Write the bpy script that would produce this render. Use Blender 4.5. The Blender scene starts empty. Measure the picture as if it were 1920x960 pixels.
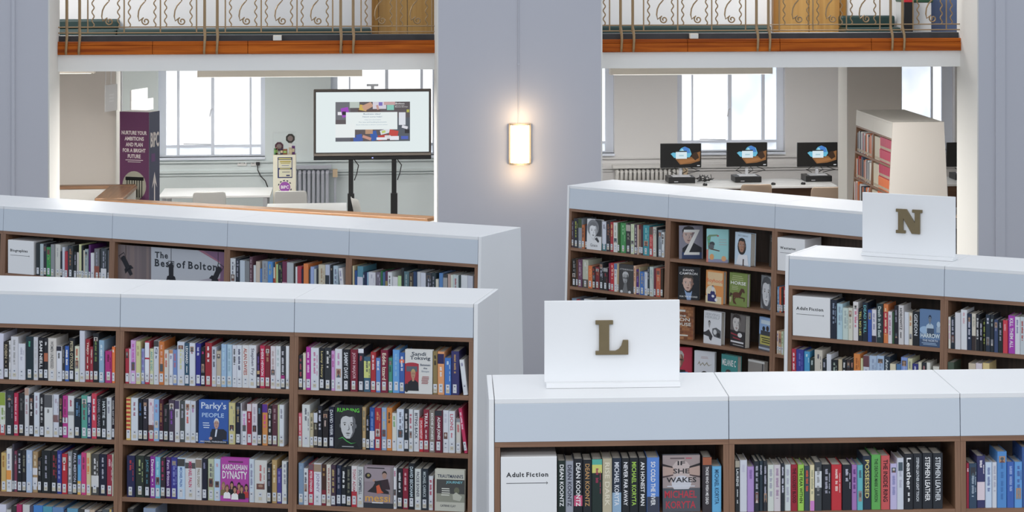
import bpy, math, random
from mathutils import Matrix, Vector

# ------------------------------------------------------------------ camera
sc = bpy.context.scene
C = sc.collection
F, CX, YH, HC = 4152.6, 1092.4, -98.0, 3.723        # focal length, principal column and horizon row for a 1920 x 960 frame; lens height in m
PHI = math.radians(6.0)                             # the hall's long wall is turned 6 degrees from the picture plane
cam = bpy.data.cameras.new('camera')
cam.sensor_width = 36.0
cam.lens = 36.0 * F / 1920
cam.shift_x = -(CX - 960) / 1920
cam.shift_y = (YH - 480) / 1920
cam.clip_end = 200
camo = bpy.data.objects.new('camera', cam)
C.objects.link(camo)
camo.location = (0, 0, HC)
camo.rotation_euler = (math.pi / 2, 0, -PHI)
sc.camera = camo

# ------------------------------------------------------------------ light and exposure
w = bpy.data.worlds.new('overcast_daylight')
sc.world = w
w.use_nodes = True
bg = w.node_tree.nodes['Background']
nt_ = w.node_tree                                   # overcast daylight from the roof: brightest overhead, paler towards the horizon
tc_, sp_, rp_ = nt_.nodes.new('ShaderNodeTexCoord'), nt_.nodes.new('ShaderNodeSeparateXYZ'), nt_.nodes.new('ShaderNodeValToRGB')
nt_.links.new(tc_.outputs['Generated'], sp_.inputs['Vector'])
nt_.links.new(sp_.outputs['Z'], rp_.inputs['Fac'])
nt_.links.new(rp_.outputs['Color'], bg.inputs['Color'])
rp_.color_ramp.elements[0].color = (0.44, 0.51, 0.61, 1)
rp_.color_ramp.elements[1].color = (0.60, 0.62, 0.65, 1)
bg.inputs['Strength'].default_value = 1.46
sc.view_settings.view_transform = 'Standard'
sc.view_settings.look = 'None'
sc.view_settings.gamma = 1.0
sc.view_settings.use_curve_mapping = False
sc.view_settings.exposure = 0.0

# ------------------------------------------------------------------ helpers
def lin(c):
    return c / 12.92 if c <= 0.04045 else ((c + 0.055) / 1.055) ** 2.4
def hexc(h, gain=1.0):
    if len(h) == 3:
        h = ''.join(ch * 2 for ch in h)
    c = [lin(int(h[i:i + 2], 16) / 255) * gain for i in (0, 2, 4)]
    g = 0.3 * c[0] + 0.55 * c[1] + 0.15 * c[2]
    return tuple(min(0.86, v * 0.88 + g * 0.12) for v in c)
def srgb(r, g, b):
    return (lin(r / 255), lin(g / 255), lin(b / 255))
def cam2b(X, Y):                                    # camera-aligned ground coordinates -> hall coordinates
    c, s = math.cos(PHI), math.sin(PHI)
    return (X * c + Y * s, -X * s + Y * c)
def bx(px, yb):                                     # x on the plane y = yb seen at picture column px
    a, b = cam2b((px - CX) / F, 1.0)
    return a / b * yb
def bz(py, x, yb):                                  # height seen at picture row py at ground point (x, yb)
    return HC - (py - YH) / F * (x * math.sin(PHI) + yb * math.cos(PHI))

def principled(name, col, rough=0.5, metal=0.0, spec=0.5, coat=0.0):
    m = bpy.data.materials.new(name)
    m.use_nodes = True
    b = m.node_tree.nodes['Principled BSDF']
    b.inputs['Base Color'].default_value = (*col, 1)
    b.inputs['Roughness'].default_value = rough
    b.inputs['Metallic'].default_value = metal
    b.inputs['Specular IOR Level'].default_value = spec
    b.inputs['Coat Weight'].default_value = coat
    return m
def mottled(name, col, rough=0.6, amount=0.06, scale=3.0, bump=0.0, **k):   # paint, laminate, cloth: slight unevenness
    m = principled(name, col, rough, **k)
    nt = m.node_tree
    b = nt.nodes['Principled BSDF']
    tc = nt.nodes.new('ShaderNodeTexCoord')
    no = nt.nodes.new('ShaderNodeTexNoise')
    no.inputs['Scale'].default_value = scale
    no.inputs['Detail'].default_value = 4
    nt.links.new(tc.outputs['Object'], no.inputs['Vector'])
    r = nt.nodes.new('ShaderNodeValToRGB')
    r.color_ramp.elements[0].color = (*[c * (1 - amount) for c in col], 1)
    r.color_ramp.elements[1].color = (*[min(1, c * (1 + amount)) for c in col], 1)
    r.color_ramp.elements[0].position = 0.3
    r.color_ramp.elements[1].position = 0.7
    nt.links.new(no.outputs['Fac'], r.inputs['Fac'])
    nt.links.new(r.outputs['Color'], b.inputs['Base Color'])
    if bump:
        bp = nt.nodes.new('ShaderNodeBump')
        bp.inputs['Strength'].default_value = bump
        bp.inputs['Distance'].default_value = 0.002
        nt.links.new(no.outputs['Fac'], bp.inputs['Height'])
        nt.links.new(bp.outputs['Normal'], b.inputs['Normal'])
    return m
def wood(name, c1, c2, axis, rough=0.45, fine=60.0, coat=0.0):              # grain runs along axis 'x' or 'z'
    m = principled(name, c1, rough, coat=coat)
    nt = m.node_tree
    b = nt.nodes['Principled BSDF']
    tc = nt.nodes.new('ShaderNodeTexCoord')
    mp = nt.nodes.new('ShaderNodeMapping')
    s = [fine, fine, fine]
    s['xyz'.index(axis)] = fine / 22
    mp.inputs['Scale'].default_value = s
    no = nt.nodes.new('ShaderNodeTexNoise')
    no.inputs['Scale'].default_value = 1.0
    no.inputs['Detail'].default_value = 5
    no.inputs['Distortion'].default_value = 0.6
    r = nt.nodes.new('ShaderNodeValToRGB')
    r.color_ramp.elements[0].color = (*c2, 1)
    r.color_ramp.elements[0].position = 0.32
    r.color_ramp.elements[1].color = (*c1, 1)
    r.color_ramp.elements[1].position = 0.68
    nt.links.new(tc.outputs['Object'], mp.inputs['Vector'])
    nt.links.new(mp.outputs['Vector'], no.inputs['Vector'])
    nt.links.new(no.outputs['Fac'], r.inputs['Fac'])
    nt.links.new(r.outputs['Color'], b.inputs['Base Color'])
    return m
def printed(name, rough=0.4, emit=0.0, spec=0.4):                           # colours come from the faces of the print itself
    m = principled(name, (0.5, 0.5, 0.5), rough, spec=spec)
    nt = m.node_tree
    b = nt.nodes['Principled BSDF']
    at = nt.nodes.new('ShaderNodeAttribute')
    at.attribute_name = 'Col'
    if emit:
        b.inputs['Base Color'].default_value = (0.01, 0.01, 0.01, 1)
        nt.links.new(at.outputs['Color'], b.inputs['Emission Color'])
        b.inputs['Emission Strength'].default_value = emit
    else:
        nt.links.new(at.outputs['Color'], b.inputs['Base Color'])
    return m
def glow(name, col, strength):
    m = principled(name, (0.8, 0.8, 0.8), 0.5)
    b = m.node_tree.nodes['Principled BSDF']
    b.inputs['Emission Color'].default_value = (*col, 1)
    b.inputs['Emission Strength'].default_value = strength
    return m

M = {
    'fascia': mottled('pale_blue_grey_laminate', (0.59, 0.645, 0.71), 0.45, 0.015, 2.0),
    'white': mottled('white_laminate', (0.84, 0.845, 0.85), 0.42, 0.015, 2.0),
    'walnut_h': wood('walnut_along', (0.30, 0.165, 0.098), (0.195, 0.10, 0.058), 'x'),
    'walnut_v': wood('walnut_upright', (0.30, 0.165, 0.098), (0.195, 0.10, 0.058), 'z'),
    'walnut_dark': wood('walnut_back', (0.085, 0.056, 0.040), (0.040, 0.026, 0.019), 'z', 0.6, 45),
    'cherry': wood('varnished_board', (0.58, 0.145, 0.014), (0.28, 0.052, 0.006), 'x', 0.55, 26, 0.0),
    'oak_cap': wood('oak_capping', (0.33, 0.175, 0.082), (0.21, 0.105, 0.047), 'x', 0.4, 40),
    'door': wood('oak_door', (0.52, 0.30, 0.085), (0.40, 0.205, 0.05), 'z', 0.4, 20),
    'door_frame': wood('oak_door_frame', (0.33, 0.155, 0.02), (0.25, 0.10, 0.012), 'z', 0.4, 20),
    'lilac': mottled('lilac_wall_paint', srgb(191, 191, 198), 0.7, 0.012, 0.7, 0.05),
    'cream': mottled('cream_wall_paint', srgb(226, 223, 216), 0.7, 0.012, 0.8),
    'grey_wall': mottled('pale_grey_wall_paint', srgb(222, 220, 219), 0.7, 0.012, 0.8),
    'mint_wall': mottled('pale_green_grey_wall_paint', srgb(218, 227, 228), 0.7, 0.012, 0.8),
    'beige': mottled('beige_wall_paint', srgb(220, 213, 204), 0.7, 0.012, 0.8),
    'beam': mottled('white_beam_paint', srgb(240, 238, 233), 0.7, 0.012, 0.8),
    'carpet': mottled('grey_carpet', (0.16, 0.155, 0.15), 0.95, 0.25, 60, 0.4),
    'kerb': mottled('black_rubber_edge', (0.045, 0.047, 0.05), 0.6, 0.2, 8),
    'bronze': principled('bronze_ironwork', (0.36, 0.24, 0.125), 0.42, 0.45),
    'bronze_letter': mottled('bronze_letter', (0.19, 0.145, 0.075), 0.38, 0.04, 30, metal=0.25),
    'green': mottled('dark_green_vinyl', (0.012, 0.040, 0.036), 0.45, 0.1, 20),
    'blue_paint': mottled('blue_panel', (0.13, 0.18, 0.32), 0.6, 0.05, 5),
    'frame': principled('pale_blue_window_frame', srgb(228, 234, 246), 0.45),
    'pane': glow('frosted_daylit_pane', (0.93, 0.97, 1.0), 1.05),
    'pane_blue': None,
    'gallery_wall': mottled('white_gallery_paint', (0.86, 0.85, 0.84), 0.7, 0.012, 0.8),
    'glasswhite': principled('white_plastic', (0.72, 0.72, 0.71), 0.35),
    'tube': glow('lit_fluorescent_diffuser', (1.0, 0.97, 0.90), 1.3),
    'tray': principled('beige_batten_body', srgb(232, 222, 205), 0.4),
    'black': principled('black_plastic', (0.012, 0.012, 0.013), 0.4),
    'darkmetal': principled('dark_steel', (0.03, 0.03, 0.032), 0.4, 0.3),
    'tv_frame': principled('champagne_bezel', (0.13, 0.11, 0.095), 0.35, 0.6),
    'silver': principled('silver_plastic', (0.62, 0.63, 0.66), 0.35, 0.2),
    'chair_white': principled('white_chair_shell', (0.70, 0.69, 0.66), 0.4),
    'chair_beige': principled('beige_chair_shell', (0.58, 0.44, 0.33), 0.45),
    'desk': principled('white_desktop', (0.78, 0.78, 0.77), 0.35),
    'radiator': principled('cream_radiator_enamel', srgb(214, 212, 208), 0.4),
    'radiator_grey': principled('grey_radiator_enamel', srgb(190, 193, 204), 0.4),
    'paper': mottled('page_block', (0.56, 0.53, 0.47), 0.9, 0.10, 220),
    'cover': printed('book_jacket', 0.32),
    'print': printed('printed_ink', 0.42),
    'screen': printed('lit_screen', 0.3, 0.95),
    'brass': principled('brass_trim', (0.72, 0.56, 0.38), 0.4, 0.5),
    'acrylic': principled('clear_acrylic', (0.9, 0.95, 0.95), 0.05),
    'lamp_glass': glow('lit_lamp_glass', (1.0, 0.84, 0.62), 3.2),
}
def frosted(name, c1, c2, strength, scale):            # daylight blurred by frosted glass: uneven, cloudy
    m = glow(name, c1, strength)
    nt = m.node_tree
    tc, no, r = nt.nodes.new('ShaderNodeTexCoord'), nt.nodes.new('ShaderNodeTexNoise'), nt.nodes.new('ShaderNodeValToRGB')
    no.inputs['Scale'].default_value = scale
    no.inputs['Detail'].default_value = 2
    r.color_ramp.elements[0].position, r.color_ramp.elements[1].position = .35, .65
    r.color_ramp.elements[0].color, r.color_ramp.elements[1].color = (*c1, 1), (*c2, 1)
    nt.links.new(tc.outputs['Object'], no.inputs['Vector'])
    nt.links.new(no.outputs['Fac'], r.inputs['Fac'])
    nt.links.new(r.outputs['Color'], nt.nodes['Principled BSDF'].inputs['Emission Color'])
    return m
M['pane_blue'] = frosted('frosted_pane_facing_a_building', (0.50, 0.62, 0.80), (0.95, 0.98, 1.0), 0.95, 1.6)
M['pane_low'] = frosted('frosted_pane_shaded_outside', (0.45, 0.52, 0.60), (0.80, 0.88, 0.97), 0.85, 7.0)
b_ = M['acrylic'].node_tree.nodes['Principled BSDF']
b_.inputs['Transmission Weight'].default_value = 1.0
b_.inputs['Alpha'].default_value = 0.25

M['cherry'].node_tree.nodes['Principled BSDF'].inputs['Specular IOR Level'].default_value = 0.15

class MB:
    """collects faces (with a colour each) and links them as ONE mesh object"""
    def __init__(s):
        s.v, s.f, s.c = [], [], []
    def face(s, pts, col=None):
        n = len(s.v)
        s.v += [tuple(p) for p in pts]
        s.f.append(tuple(range(n, n + len(pts))))
        s.c.append(col)
    def add(s, vs, fs, col=None):
        n = len(s.v)
        s.v += [tuple(p) for p in vs]
        s.f += [tuple(i + n for i in f) for f in fs]
        s.c += [col] * len(fs)
        return s
    def box(s, x0, x1, y0, y1, z0, z1, col=None):
        return s.add([(x0, y0, z0), (x1, y0, z0), (x1, y1, z0), (x0, y1, z0), (x0, y0, z1), (x1, y0, z1), (x1, y1, z1), (x0, y1, z1)],
                     [(0, 3, 2, 1), (4, 5, 6, 7), (0, 1, 5, 4), (1, 2, 6, 5), (2, 3, 7, 6), (3, 0, 4, 7)], col)
    def prism(s, poly, a0, a1, axis='x', col=None):
        """poly in the two other axes (in xyz order), extruded along axis from a0 to a1"""
        def pt(p, a):
            return {'x': (a, p[0], p[1]), 'y': (p[0], a, p[1]), 'z': (p[0], p[1], a)}[axis]
        n = len(poly)
        vs = [pt(p, a0) for p in poly] + [pt(p, a1) for p in poly]
        area = sum(poly[i][0] * poly[(i + 1) % n][1] - poly[(i + 1) % n][0] * poly[i][1] for i in range(n))
        flip = (area > 0) == (axis == 'y')
        fs = [tuple(range(n - 1, -1, -1)), tuple(range(n, 2 * n))] + [(i, (i + 1) % n, n + (i + 1) % n, n + i) for i in range(n)]
        if flip:
            fs = [f[::-1] for f in fs]
        return s.add(vs, fs, col)
    def tube(s, path, r, n=6, col=None, closed_ends=True):
        rings = []
        P = [Vector(p) for p in path]
        for i, p in enumerate(P):
            t = (P[min(i + 1, len(P) - 1)] - P[max(i - 1, 0)]).normalized()
            a = t.cross(Vector((0, 1, 0)))
            if a.length < 0.2:
                a = t.cross(Vector((1, 0, 0)))
            a.normalize()
            b = t.cross(a)
            rr = r[i] if isinstance(r, (list, tuple)) else r
            rings.append([p + a * (math.cos(k * 2 * math.pi / n) * rr) + b * (math.sin(k * 2 * math.pi / n) * rr) for k in range(n)])
        vs = [q for ring in rings for q in ring]
        fs = []
        for i in range(len(P) - 1):
            for k in range(n):
                fs.append((i * n + k, i * n + (k + 1) % n, (i + 1) * n + (k + 1) % n, (i + 1) * n + k))
        if closed_ends:
            fs += [tuple(range(n - 1, -1, -1)), tuple((len(P) - 1) * n + k for k in range(n))]
        return s.add(vs, fs, col)
    def lathe(s, prof, n=16, cx=0, cy=0, col=None):
        vs, fs = [], []
        for r, z in prof:
            vs += [(cx + r * math.cos(k * 2 * math.pi / n), cy + r * math.sin(k * 2 * math.pi / n), z) for k in range(n)]
        for i in range(len(prof) - 1):
            for k in range(n):
                fs.append((i * n + k, i * n + (k + 1) % n, (i + 1) * n + (k + 1) % n, (i + 1) * n + k))
        return s.add(vs, fs, col)
    def mesh(s, name, mat):
        me = bpy.data.meshes.new(name)
        me.from_pydata(s.v, [], s.f)
        if any(c is not None for c in s.c):
            at = me.attributes.new('Col', 'FLOAT_COLOR', 'FACE')
            flat = []
            for c in s.c:
                flat += [*(c or (0.5, 0.5, 0.5)), 1.0]
            at.data.foreach_set('color', flat)
        me.materials.append(mat)
        me.update()
        return me
    def build(s, name, mat, parent=None, smooth=False):
        me = s.mesh(name, mat)
        if smooth:
            me.polygons.foreach_set('use_smooth', [True] * len(me.polygons))
        return link(name, me, parent)
def link(name, data, parent=None):
    o = bpy.data.objects.new(name, data)
    C.objects.link(o)
    o.parent = parent
    return o
def tag(o, label=None, cat=None, group=None, kind=None):
    if label: o['label'] = label
    if cat: o['category'] = cat
    if group: o['group'] = group
    if kind: o['kind'] = kind
    return o
def thing(name, label, cat, loc=(0, 0, 0), rz=0.0, group=None):
    o = bpy.data.objects.new(name, None)
    C.objects.link(o)
    o.empty_display_size = 0.1
    o.location = loc
    o.rotation_euler = (0, 0, rz)
    return tag(o, label, cat, group)
def box(name, mat, parent, *a):
    return MB().box(*a).build(name, mat, parent)
def struct(name, mb, mat):
    return tag(mb.build(name, mat), kind='structure')
def copy_tree(o, parent=None):
    c = o.copy()
    C.objects.link(c)
    c.parent = parent
    for ch in list(o.children):
        copy_tree(ch, c)
    return c
def bevel(o, w=0.003, seg=2):
    m = o.modifiers.new('bevel', 'BEVEL')
    m.width = w
    m.segments = seg
    m.limit_method = 'ANGLE'
    return o

# lettering: glyph outlines of the built-in font, as flat faces
_txt = {}
def text_faces(s, bold=0.0):
    key = (s, bold)
    if key not in _txt:
        cu = bpy.data.curves.new('lettering', 'FONT')
        cu.body = s
        cu.resolution_u = 2
        cu.offset = bold
        ob = bpy.data.objects.new('lettering', cu)
        me = bpy.data.meshes.new_from_object(ob)
        vs = [(v.co.x, v.co.y) for v in me.vertices]
        fs = [tuple(p.vertices) for p in me.polygons]
        bpy.data.objects.remove(ob)
        bpy.data.curves.remove(cu)
        bpy.data.meshes.remove(me)
        if not vs:
            vs, fs = [(0, 0), (1, 0), (1, 1)], [(0, 1, 2)]
        _txt[key] = (vs, fs)
    return _txt[key]
def fit_text(mb, s, x0, x1, y0, y1, col, place, bold=0.012, squash=True):
    """fits the words s into the rectangle; place maps (x, y) on the sheet to a point in space"""
    vs, fs = text_faces(s, bold)
    ax, bx_ = min(v[0] for v in vs), max(v[0] for v in vs)
    ay, by = min(v[1] for v in vs), max(v[1] for v in vs)
    kx, ky = (x1 - x0) / max(1e-6, bx_ - ax), (y1 - y0) / max(1e-6, by - ay)
    if not squash:
        kx = ky = min(kx, ky)
    ox, oy = (x0 + x1) / 2 - kx * (ax + bx_) / 2, (y0 + y1) / 2 - ky * (ay + by) / 2
    mb.add([place(ox + kx * v[0], oy + ky * v[1]) for v in vs], fs, col)
# a slab-serif hand: the same outlines with short slabs at the ends of the stems
SERIF = {'A': [(.06, 0), (.94, 0)], 'd': [(.9, 0), (.8, 3)], 'u': [(.88, 0), (.08, 2), (.8, 2)], 'l': [(.5, 0), (.2, 3)], 't': [], 'F': [(.12, 0), (.1, 1)], 'i': [(.5, 0), (.2, 2)],
         'n': [(.12, 0), (.88, 0), (.04, 2)], 'B': [(.05, 0), (.05, 1)], 'r': [(.2, 0), (.08, 2)], 'p': [(.1, -1), (.03, 2)], 'h': [(.12, 0), (.88, 0), (.04, 3)], 'T': [(.5, 0)], 'f': [(.4, 0)],
         'W': [(.05, 1), (.95, 1)], 'o': [], 'c': [], 'a': [(.95, 0)], 'g': [], 'e': [], 's': []}
def slab_text(mb, s, x0, y0, size, col, place):
    x = x0
    for ch in s:
        if ch == ' ':
            x += size * 0.32
            continue
        vs, fs = text_faces(ch, 0.028)
        k = size / 0.70
        a, b = min(v[0] for v in vs), max(v[0] for v in vs)
        wd = (b - a) * k * 1.06
        mb.add([place(x + (v[0] - a) * k * 1.06, y0 + v[1] * k) for v in vs], fs, col)
        lv = {0: 0.0, 1: 0.70, 2: 0.50, 3: 0.73, -1: -0.20}
        for fx, l in SERIF.get(ch, []):
            xc, yc, hw, hh = x + fx * wd, y0 + lv[l] * k, size * 0.115, size * 0.045
            up = hh * 2 if l in (0, -1) else -hh * 2
            q = [(xc - hw, yc), (xc + hw, yc), (xc + hw, yc + up), (xc - hw, yc + up)]
            mb.add([place(*p) for p in (q if up > 0 else q[::-1])], [(0, 1, 2, 3)], col)
        x += wd + size * 0.20
    return x

# ------------------------------------------------------------------ the hall: walls, floors, balcony, windows
YP, YB, YW = 19.0, 19.55, 28.7                       # face of the piers, face of the gallery beam, inner face of the window wall
xl, xc0, xc1, xr = bx(90, YP), bx(822, YP), bx(1127, YP), bx(1835, YP)
DEP = 0.66
struct('floor', MB().box(-12, 12, -1, 30, -0.1, 0.0), M['carpet'])
wl = struct('wall_left', MB().box(-9.0, xl, YP, YP + DEP, 0, 6), M['lilac'])
wc = struct('wall_center', MB().box(xc0, xc1, YP, YP + DEP, 0, 6), M['lilac'])
wr = struct('wall_right', MB().box(xr, 9.0, YP, YP + DEP, 0, 6), M['lilac'])
for o, xa in ((wl, xl), (wr, xr - 0.012), (wc, xc0 - 0.012), (wc, xc1)):     # cream returns of the piers
    MB().box(xa, xa + 0.012, YP + 0.004, YP + DEP, 0, 6).build('return_panel', M['cream'], o)
for o, a, b in ((wl, 22, 28), (wr, 1866, 1884)):                             # slightly proud pilaster strips
    MB().box(bx(a, YP), bx(b, YP), YP - 0.015, YP, 0, 6).build('pilaster_strip', M['lilac'], o)
MB().box(bx(103.5, YP + .5), bx(106, YP + .5), YP + 0.42, YP + 0.50, 0.3, bz(205, bx(105, YP), YP)).build('cable_trunking', M['cream'], wl)

spans = [(xl, xc0), (xc1, xr)]
zft = [bz(77, bx(470, YB), YB), bz(72.5, bx(1460, YB), YB)]
ZT = sum(zft) / 2                                     # top of the varnished board
zb = ZT - 0.112                                       # its underside
zbb = zb - 0.146                                      # underside of the white beam
for k, (a, b) in enumerate(spans):
    struct('trim_%d' % (k + 1), MB().box(a, b, YB, YB + 0.25, zbb, zb - 0.002), M['beam'])
    fb = tag(thing('gallery_edge_board', 'varnished red brown board edging the gallery %s' % ('above the large screen' if k == 0 else 'above the row of computers'), 'edge board', (0, 0, 0), 0, 'gallery edge boards'))
    n = 4
    for j in range(n):                                # separate lengths butted end to end
        u0, u1 = a + (b - a) * j / n, a + (b - a) * (j + 1) / n
        bevel(MB().box(u0 + .0015, u1 - .0015, YB - 0.03, YB + 0.05, zb, ZT - 0.035).build('lower_board', M['cherry'], fb), .004)
        bevel(MB().box(u0 + .0015, u1 - .0015, YB - 0.022, YB + 0.05, ZT - 0.0335, ZT).build('upper_board', M['cherry'], fb), .004)
    struct('trim_%d' % (k + 3), MB().box(a, b, YB + 0.05, YB + 0.25, ZT - 0.05, ZT + 0.048), M['kerb'])
YG = 22.6
struct('floor_gallery', MB().box(-9, 9, YB + 0.25, YG, zbb + 0.012, zbb + 0.03), M['carpet'])
struct('ceiling', MB().box(-9, 9, YB + 0.25, YW + 0.5, zbb + 0.0, zbb + 0.011), M['beam'])
struct('wall_gallery', MB().box(-9, 9, YG, YG + 0.2, zbb + 0.03, 6), M['gallery_wall'])
for k, (a, b, fr) in enumerate(((697, 830, 12), (1447, 1583, 10))):          # oak doors at the back of the gallery
    d = tag(link('door_%d' % (k + 1), None), kind='structure')
    x0, x1 = bx(a, YG), bx(b, YG)
    z0 = zbb + 0.03
    wfr = bx(a + fr, YG) - x0
    MB().box(x0 + wfr + .004, (x0 + x1) / 2 - .003, YG - 0.05, YG, z0, z0 + 2.1).build('door_leaf', M['door'], d)
    MB().box((x0 + x1) / 2 + .003, x1 - wfr - .004, YG - 0.05, YG, z0, z0 + 2.1).build('door_leaf', M['door'], d)
    for p, q in ((x0, x0 + wfr), (x1 - wfr, x1)):
        MB().box(p, q, YG - 0.09, YG, z0, z0 + 2.16).build('door_jamb', M['door_frame'], d)
# gallery benches in dark green vinyl
def bench(px0, px1, ytop, yseat, label):
    y0 = YG - 0.42
    xa, xb = bx(px0, y0), bx(px1, y0)
    t = thing('bench', label, 'bench', (xa, y0, zbb + 0.03), 0, 'gallery benches')
    L, zs = xb - xa, bz(yseat, xa, y0) - zbb - 0.03
    bevel(box('seat_pad', M['green'], t, 0, L, 0, .38, zs - .10, zs), .02, 3)
    for k in range(2):
        box('leg', M['darkmetal'], t, .1 + k * (L - .25), .15 + k * (L - .25), .05, .33, 0, zs - .10)
    if ytop:
        bevel(box('backrest', M['green'], t, 0, L, .26, .40, zs, bz(ytop, xa, y0 + .3) - zbb - .03), .02, 3)
    return t
bench(60, 217.5, 36.5, 56, 'dark green gallery bench with backrest at far left behind the railing')
bench(219, 696, None, 55.5, 'long low dark green gallery bench against the white wall beside oak door')
bench(1050, 1446, None, 49.5, 'low dark green gallery bench left of the right-hand oak door')
bench(1587, 1690, 29.5, 52, 'dark green padded gallery bench with rounded back right of oak door')
y0 = YG - 0.5
cb = thing('gallery_cabinet', 'white cabinet on the gallery with a green lid', 'cabinet', (bx(1699, y0), y0, zbb + .03), 0)
wd = bx(1746, y0) - bx(1699, y0)
zt = bz(5, bx(1700, y0), y0) - zbb - .03
box('carcass', M['glasswhite'], cb, 0, wd, 0, .4, 0, zt)
bevel(box('lid', principled('leaf_green_vinyl', (0.03, 0.09, 0.045), .5), cb, -.01, wd + .02, -.01, .41, zt, zt + .09), .01)
rd = thing('document_box', 'red and black document box at the end of the gallery bench', 'box', (bx(1690, y0), y0 - .12, zbb + .03), 0)
box('base_box', M['black'], rd, 0, .09, 0, .1, 0, bz(4, bx(1690, y0), y0) - zbb - .03)
box('red_cover', principled('red_card', (.5, .02, .03), .5), rd, 0, .09, 0, .1, bz(4, bx(1690, y0), y0) - zbb - .028, bz(-5, bx(1690, y0), y0) - zbb - .03)
bs = thing('blue_screen_panel', 'blue free-standing screen panel at the right end of the gallery', 'panel', (bx(1748, y0), y0 + .2, zbb + .03), 0)
box('panel', M['blue_paint'], bs, 0, .55, 0, .05, .1, 1.6)
box('foot', M['black'], bs, 0, .55, -.1, .15, 0, .1)
for px, lab in ((520, 'left'), (1301, 'right')):
    t = thing('floor_socket_box', 'small beige cable box on the black gallery edge, %s of the pair' % lab, 'cable box', (bx(px - 8, YB), YB - .02, ZT), 0, 'cable boxes on gallery edge')
    bevel(box('casing', M['tray'], t, 0, bx(px + 8, YB) - bx(px - 8, YB), 0, .06, .003, .05), .004)
    box('cover_plate', M['cream'], t, .008, .07, -.002, 0, .010, .042)

# wrought ironwork of the gallery
CELL, ZR0, ZR1 = bx(301.5, YB) - bx(233.5, YB), ZT + 0.075, ZT + 0.125
RT = ZT + 0.95
rod_me = MB().tube([(0, 0, ZR0), (0, 0, RT)], 0.0062, 6).mesh('rod', M['bronze'])
wave_me = MB().tube([(0.010 * math.sin((z - ZR1) / 0.075 * 2 * math.pi), 0, z) for z in [ZR1 + i * 0.0125 for i in range(int((RT - ZR1) / 0.0125))]], 0.0060, 5).mesh('wavy_bar', M['bronze'])
def scroll_path():
    z = ZR1 + 0.008
    p = []
    for k in range(17):                               # the curl at the foot
        a = math.radians(600 - k * 30)
        r = 0.008 + 0.0018 * k
        p.append((0.030 + r * math.cos(a), 0, z + 0.042 + r * math.sin(a)))
    p += [(-0.028, 0, z + .045), (-0.036, 0, z + .085), (-0.030, 0, z + .135), (-0.012, 0, z + .175), (0.014, 0, z + .205), (0.030, 0, z + .222), (-0.016, 0, z + .275), (0.01, 0, z + .31)]
    q = [(-x, 0, 2 * (z + .31) - zz) for x, _, zz in p[::-1]][1:]
    return p + q
scroll_me = MB().tube(scroll_path(), 0.0066, 5).mesh('scroll', M['bronze'])
post_me = MB().tube([(0, 0, ZR0 - .01), (0, 0, RT)], 0.0125, 8).mesh('post', M['bronze'])
hook = [(0, 0, ZR0 + .03), (.004, -.012, ZR0), (.006, -.045, ZR0 - .045), (.004, -.062, ZR0 - .09), (0, -.064, ZT - .085), (0, -.058, ZT - .105)]
hook_me = MB().tube(hook, [.0125, .0125, .012, .0115, .011, .010], 8).add([], []).mesh('bracket', M['bronze'])
nut_me = MB().lathe([(0.0, .0), (.008, .003), (.011, .010), (.008, .018), (0, .021)], 10).mesh('bolt', M['bronze'])
for k, (a, b) in enumerate(spans):
    r = thing('gallery_railing', 'bronze scrolled iron railing %s' % ('above the large screen, left opening' if k == 0 else 'above the computers, right opening'), 'railing', (0, YB + .012, 0), 0, 'gallery railings')
    for z in (ZR0, ZR1, RT - .06):
        MB().tube([(a, 0, z), (b, 0, z)], 0.0055, 6).build('rail', M['bronze'], r)
    box('handrail', M['cherry'], r, a, b, -.03, .03, RT, RT + .04)
    if k == 0:
        first, period, cell = bx(125, YB), bx(383.5, YB) - bx(125, YB), CELL
    else:
        first, period, cell = bx(1160.5 - 255, YB), bx(1415.5, YB) - bx(1160.5, YB), CELL * .988
    gap = bx(149, YB) - bx(125, YB)
    x = first
    def put(me, nm, xx, z=0.0, y=0.0, par=None):
        if a + .02 < xx < b - .02:
            o = link(nm, me, par or r)
            o.location = (xx if not par else 0, y, z)
            return o
    while x < b + period:
        for px_ in (x, x + gap):
            po = put(post_me, 'post', px_)
            if po:
                put(hook_me, 'bracket', px_, par=po)
                put(nut_me, 'bolt', px_, ZT - .112, -.058, par=po)
        rr = x + gap + (period - gap - 3 * cell) / 2
        for j in range(4):
            put(rod_me, 'rod', rr + j * cell)
            if j < 3:
                put(wave_me, 'wavy_bar', rr + j * cell + .045)
                put(wave_me, 'wavy_bar', rr + (j + 1) * cell - .047)
                put(scroll_me, 'scroll', rr + (j + .5) * cell)
        x += period

# window wall with five windows; each: pale frame, mullions and frosted panes
WINS = [  # px left, px right of the opening, pane edges (px), sill row, transom row or None
    (296, 497, [(312, 332), (337, 396), (402, 468), (472, 489)], 293, 276),
    (620, 815, [(633, 654), (657, 722), (728, 788), (793, 811)], 296, 280),
    (1060, 1152, [(1064, 1088), (1090, 1112), (1113, 1134)], 285, 268),
    (1270, 1472, [(1278, 1296), (1299, 1364), (1371, 1427), (1433, 1455)], 286, 268),
    (1640, 1790, [(1650, 1684), (1690, 1744), (1748, 1764)], 285, 268)]
ztop = zbb
edges = []
for (a, b, panes, ys, yt) in WINS:
    edges.append((bx(a, YW), bx(b, YW)))
wb = tag(link('wall_back', None), kind='structure')
zs = bz(291, bx(800, YW), YW)
xprev = -9.0
for i, (x0, x1) in enumerate(edges):
    MB().box(xprev, x0, YW, YW + .3, zs, ztop).build('wall_pier', M['mint_wall'] if i < 2 else M['grey_wall'], wb)
    xprev = x1
MB().box(xprev, 9, YW, YW + .3, zs, ztop).build('wall_pier', M['grey_wall'], wb)
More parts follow.
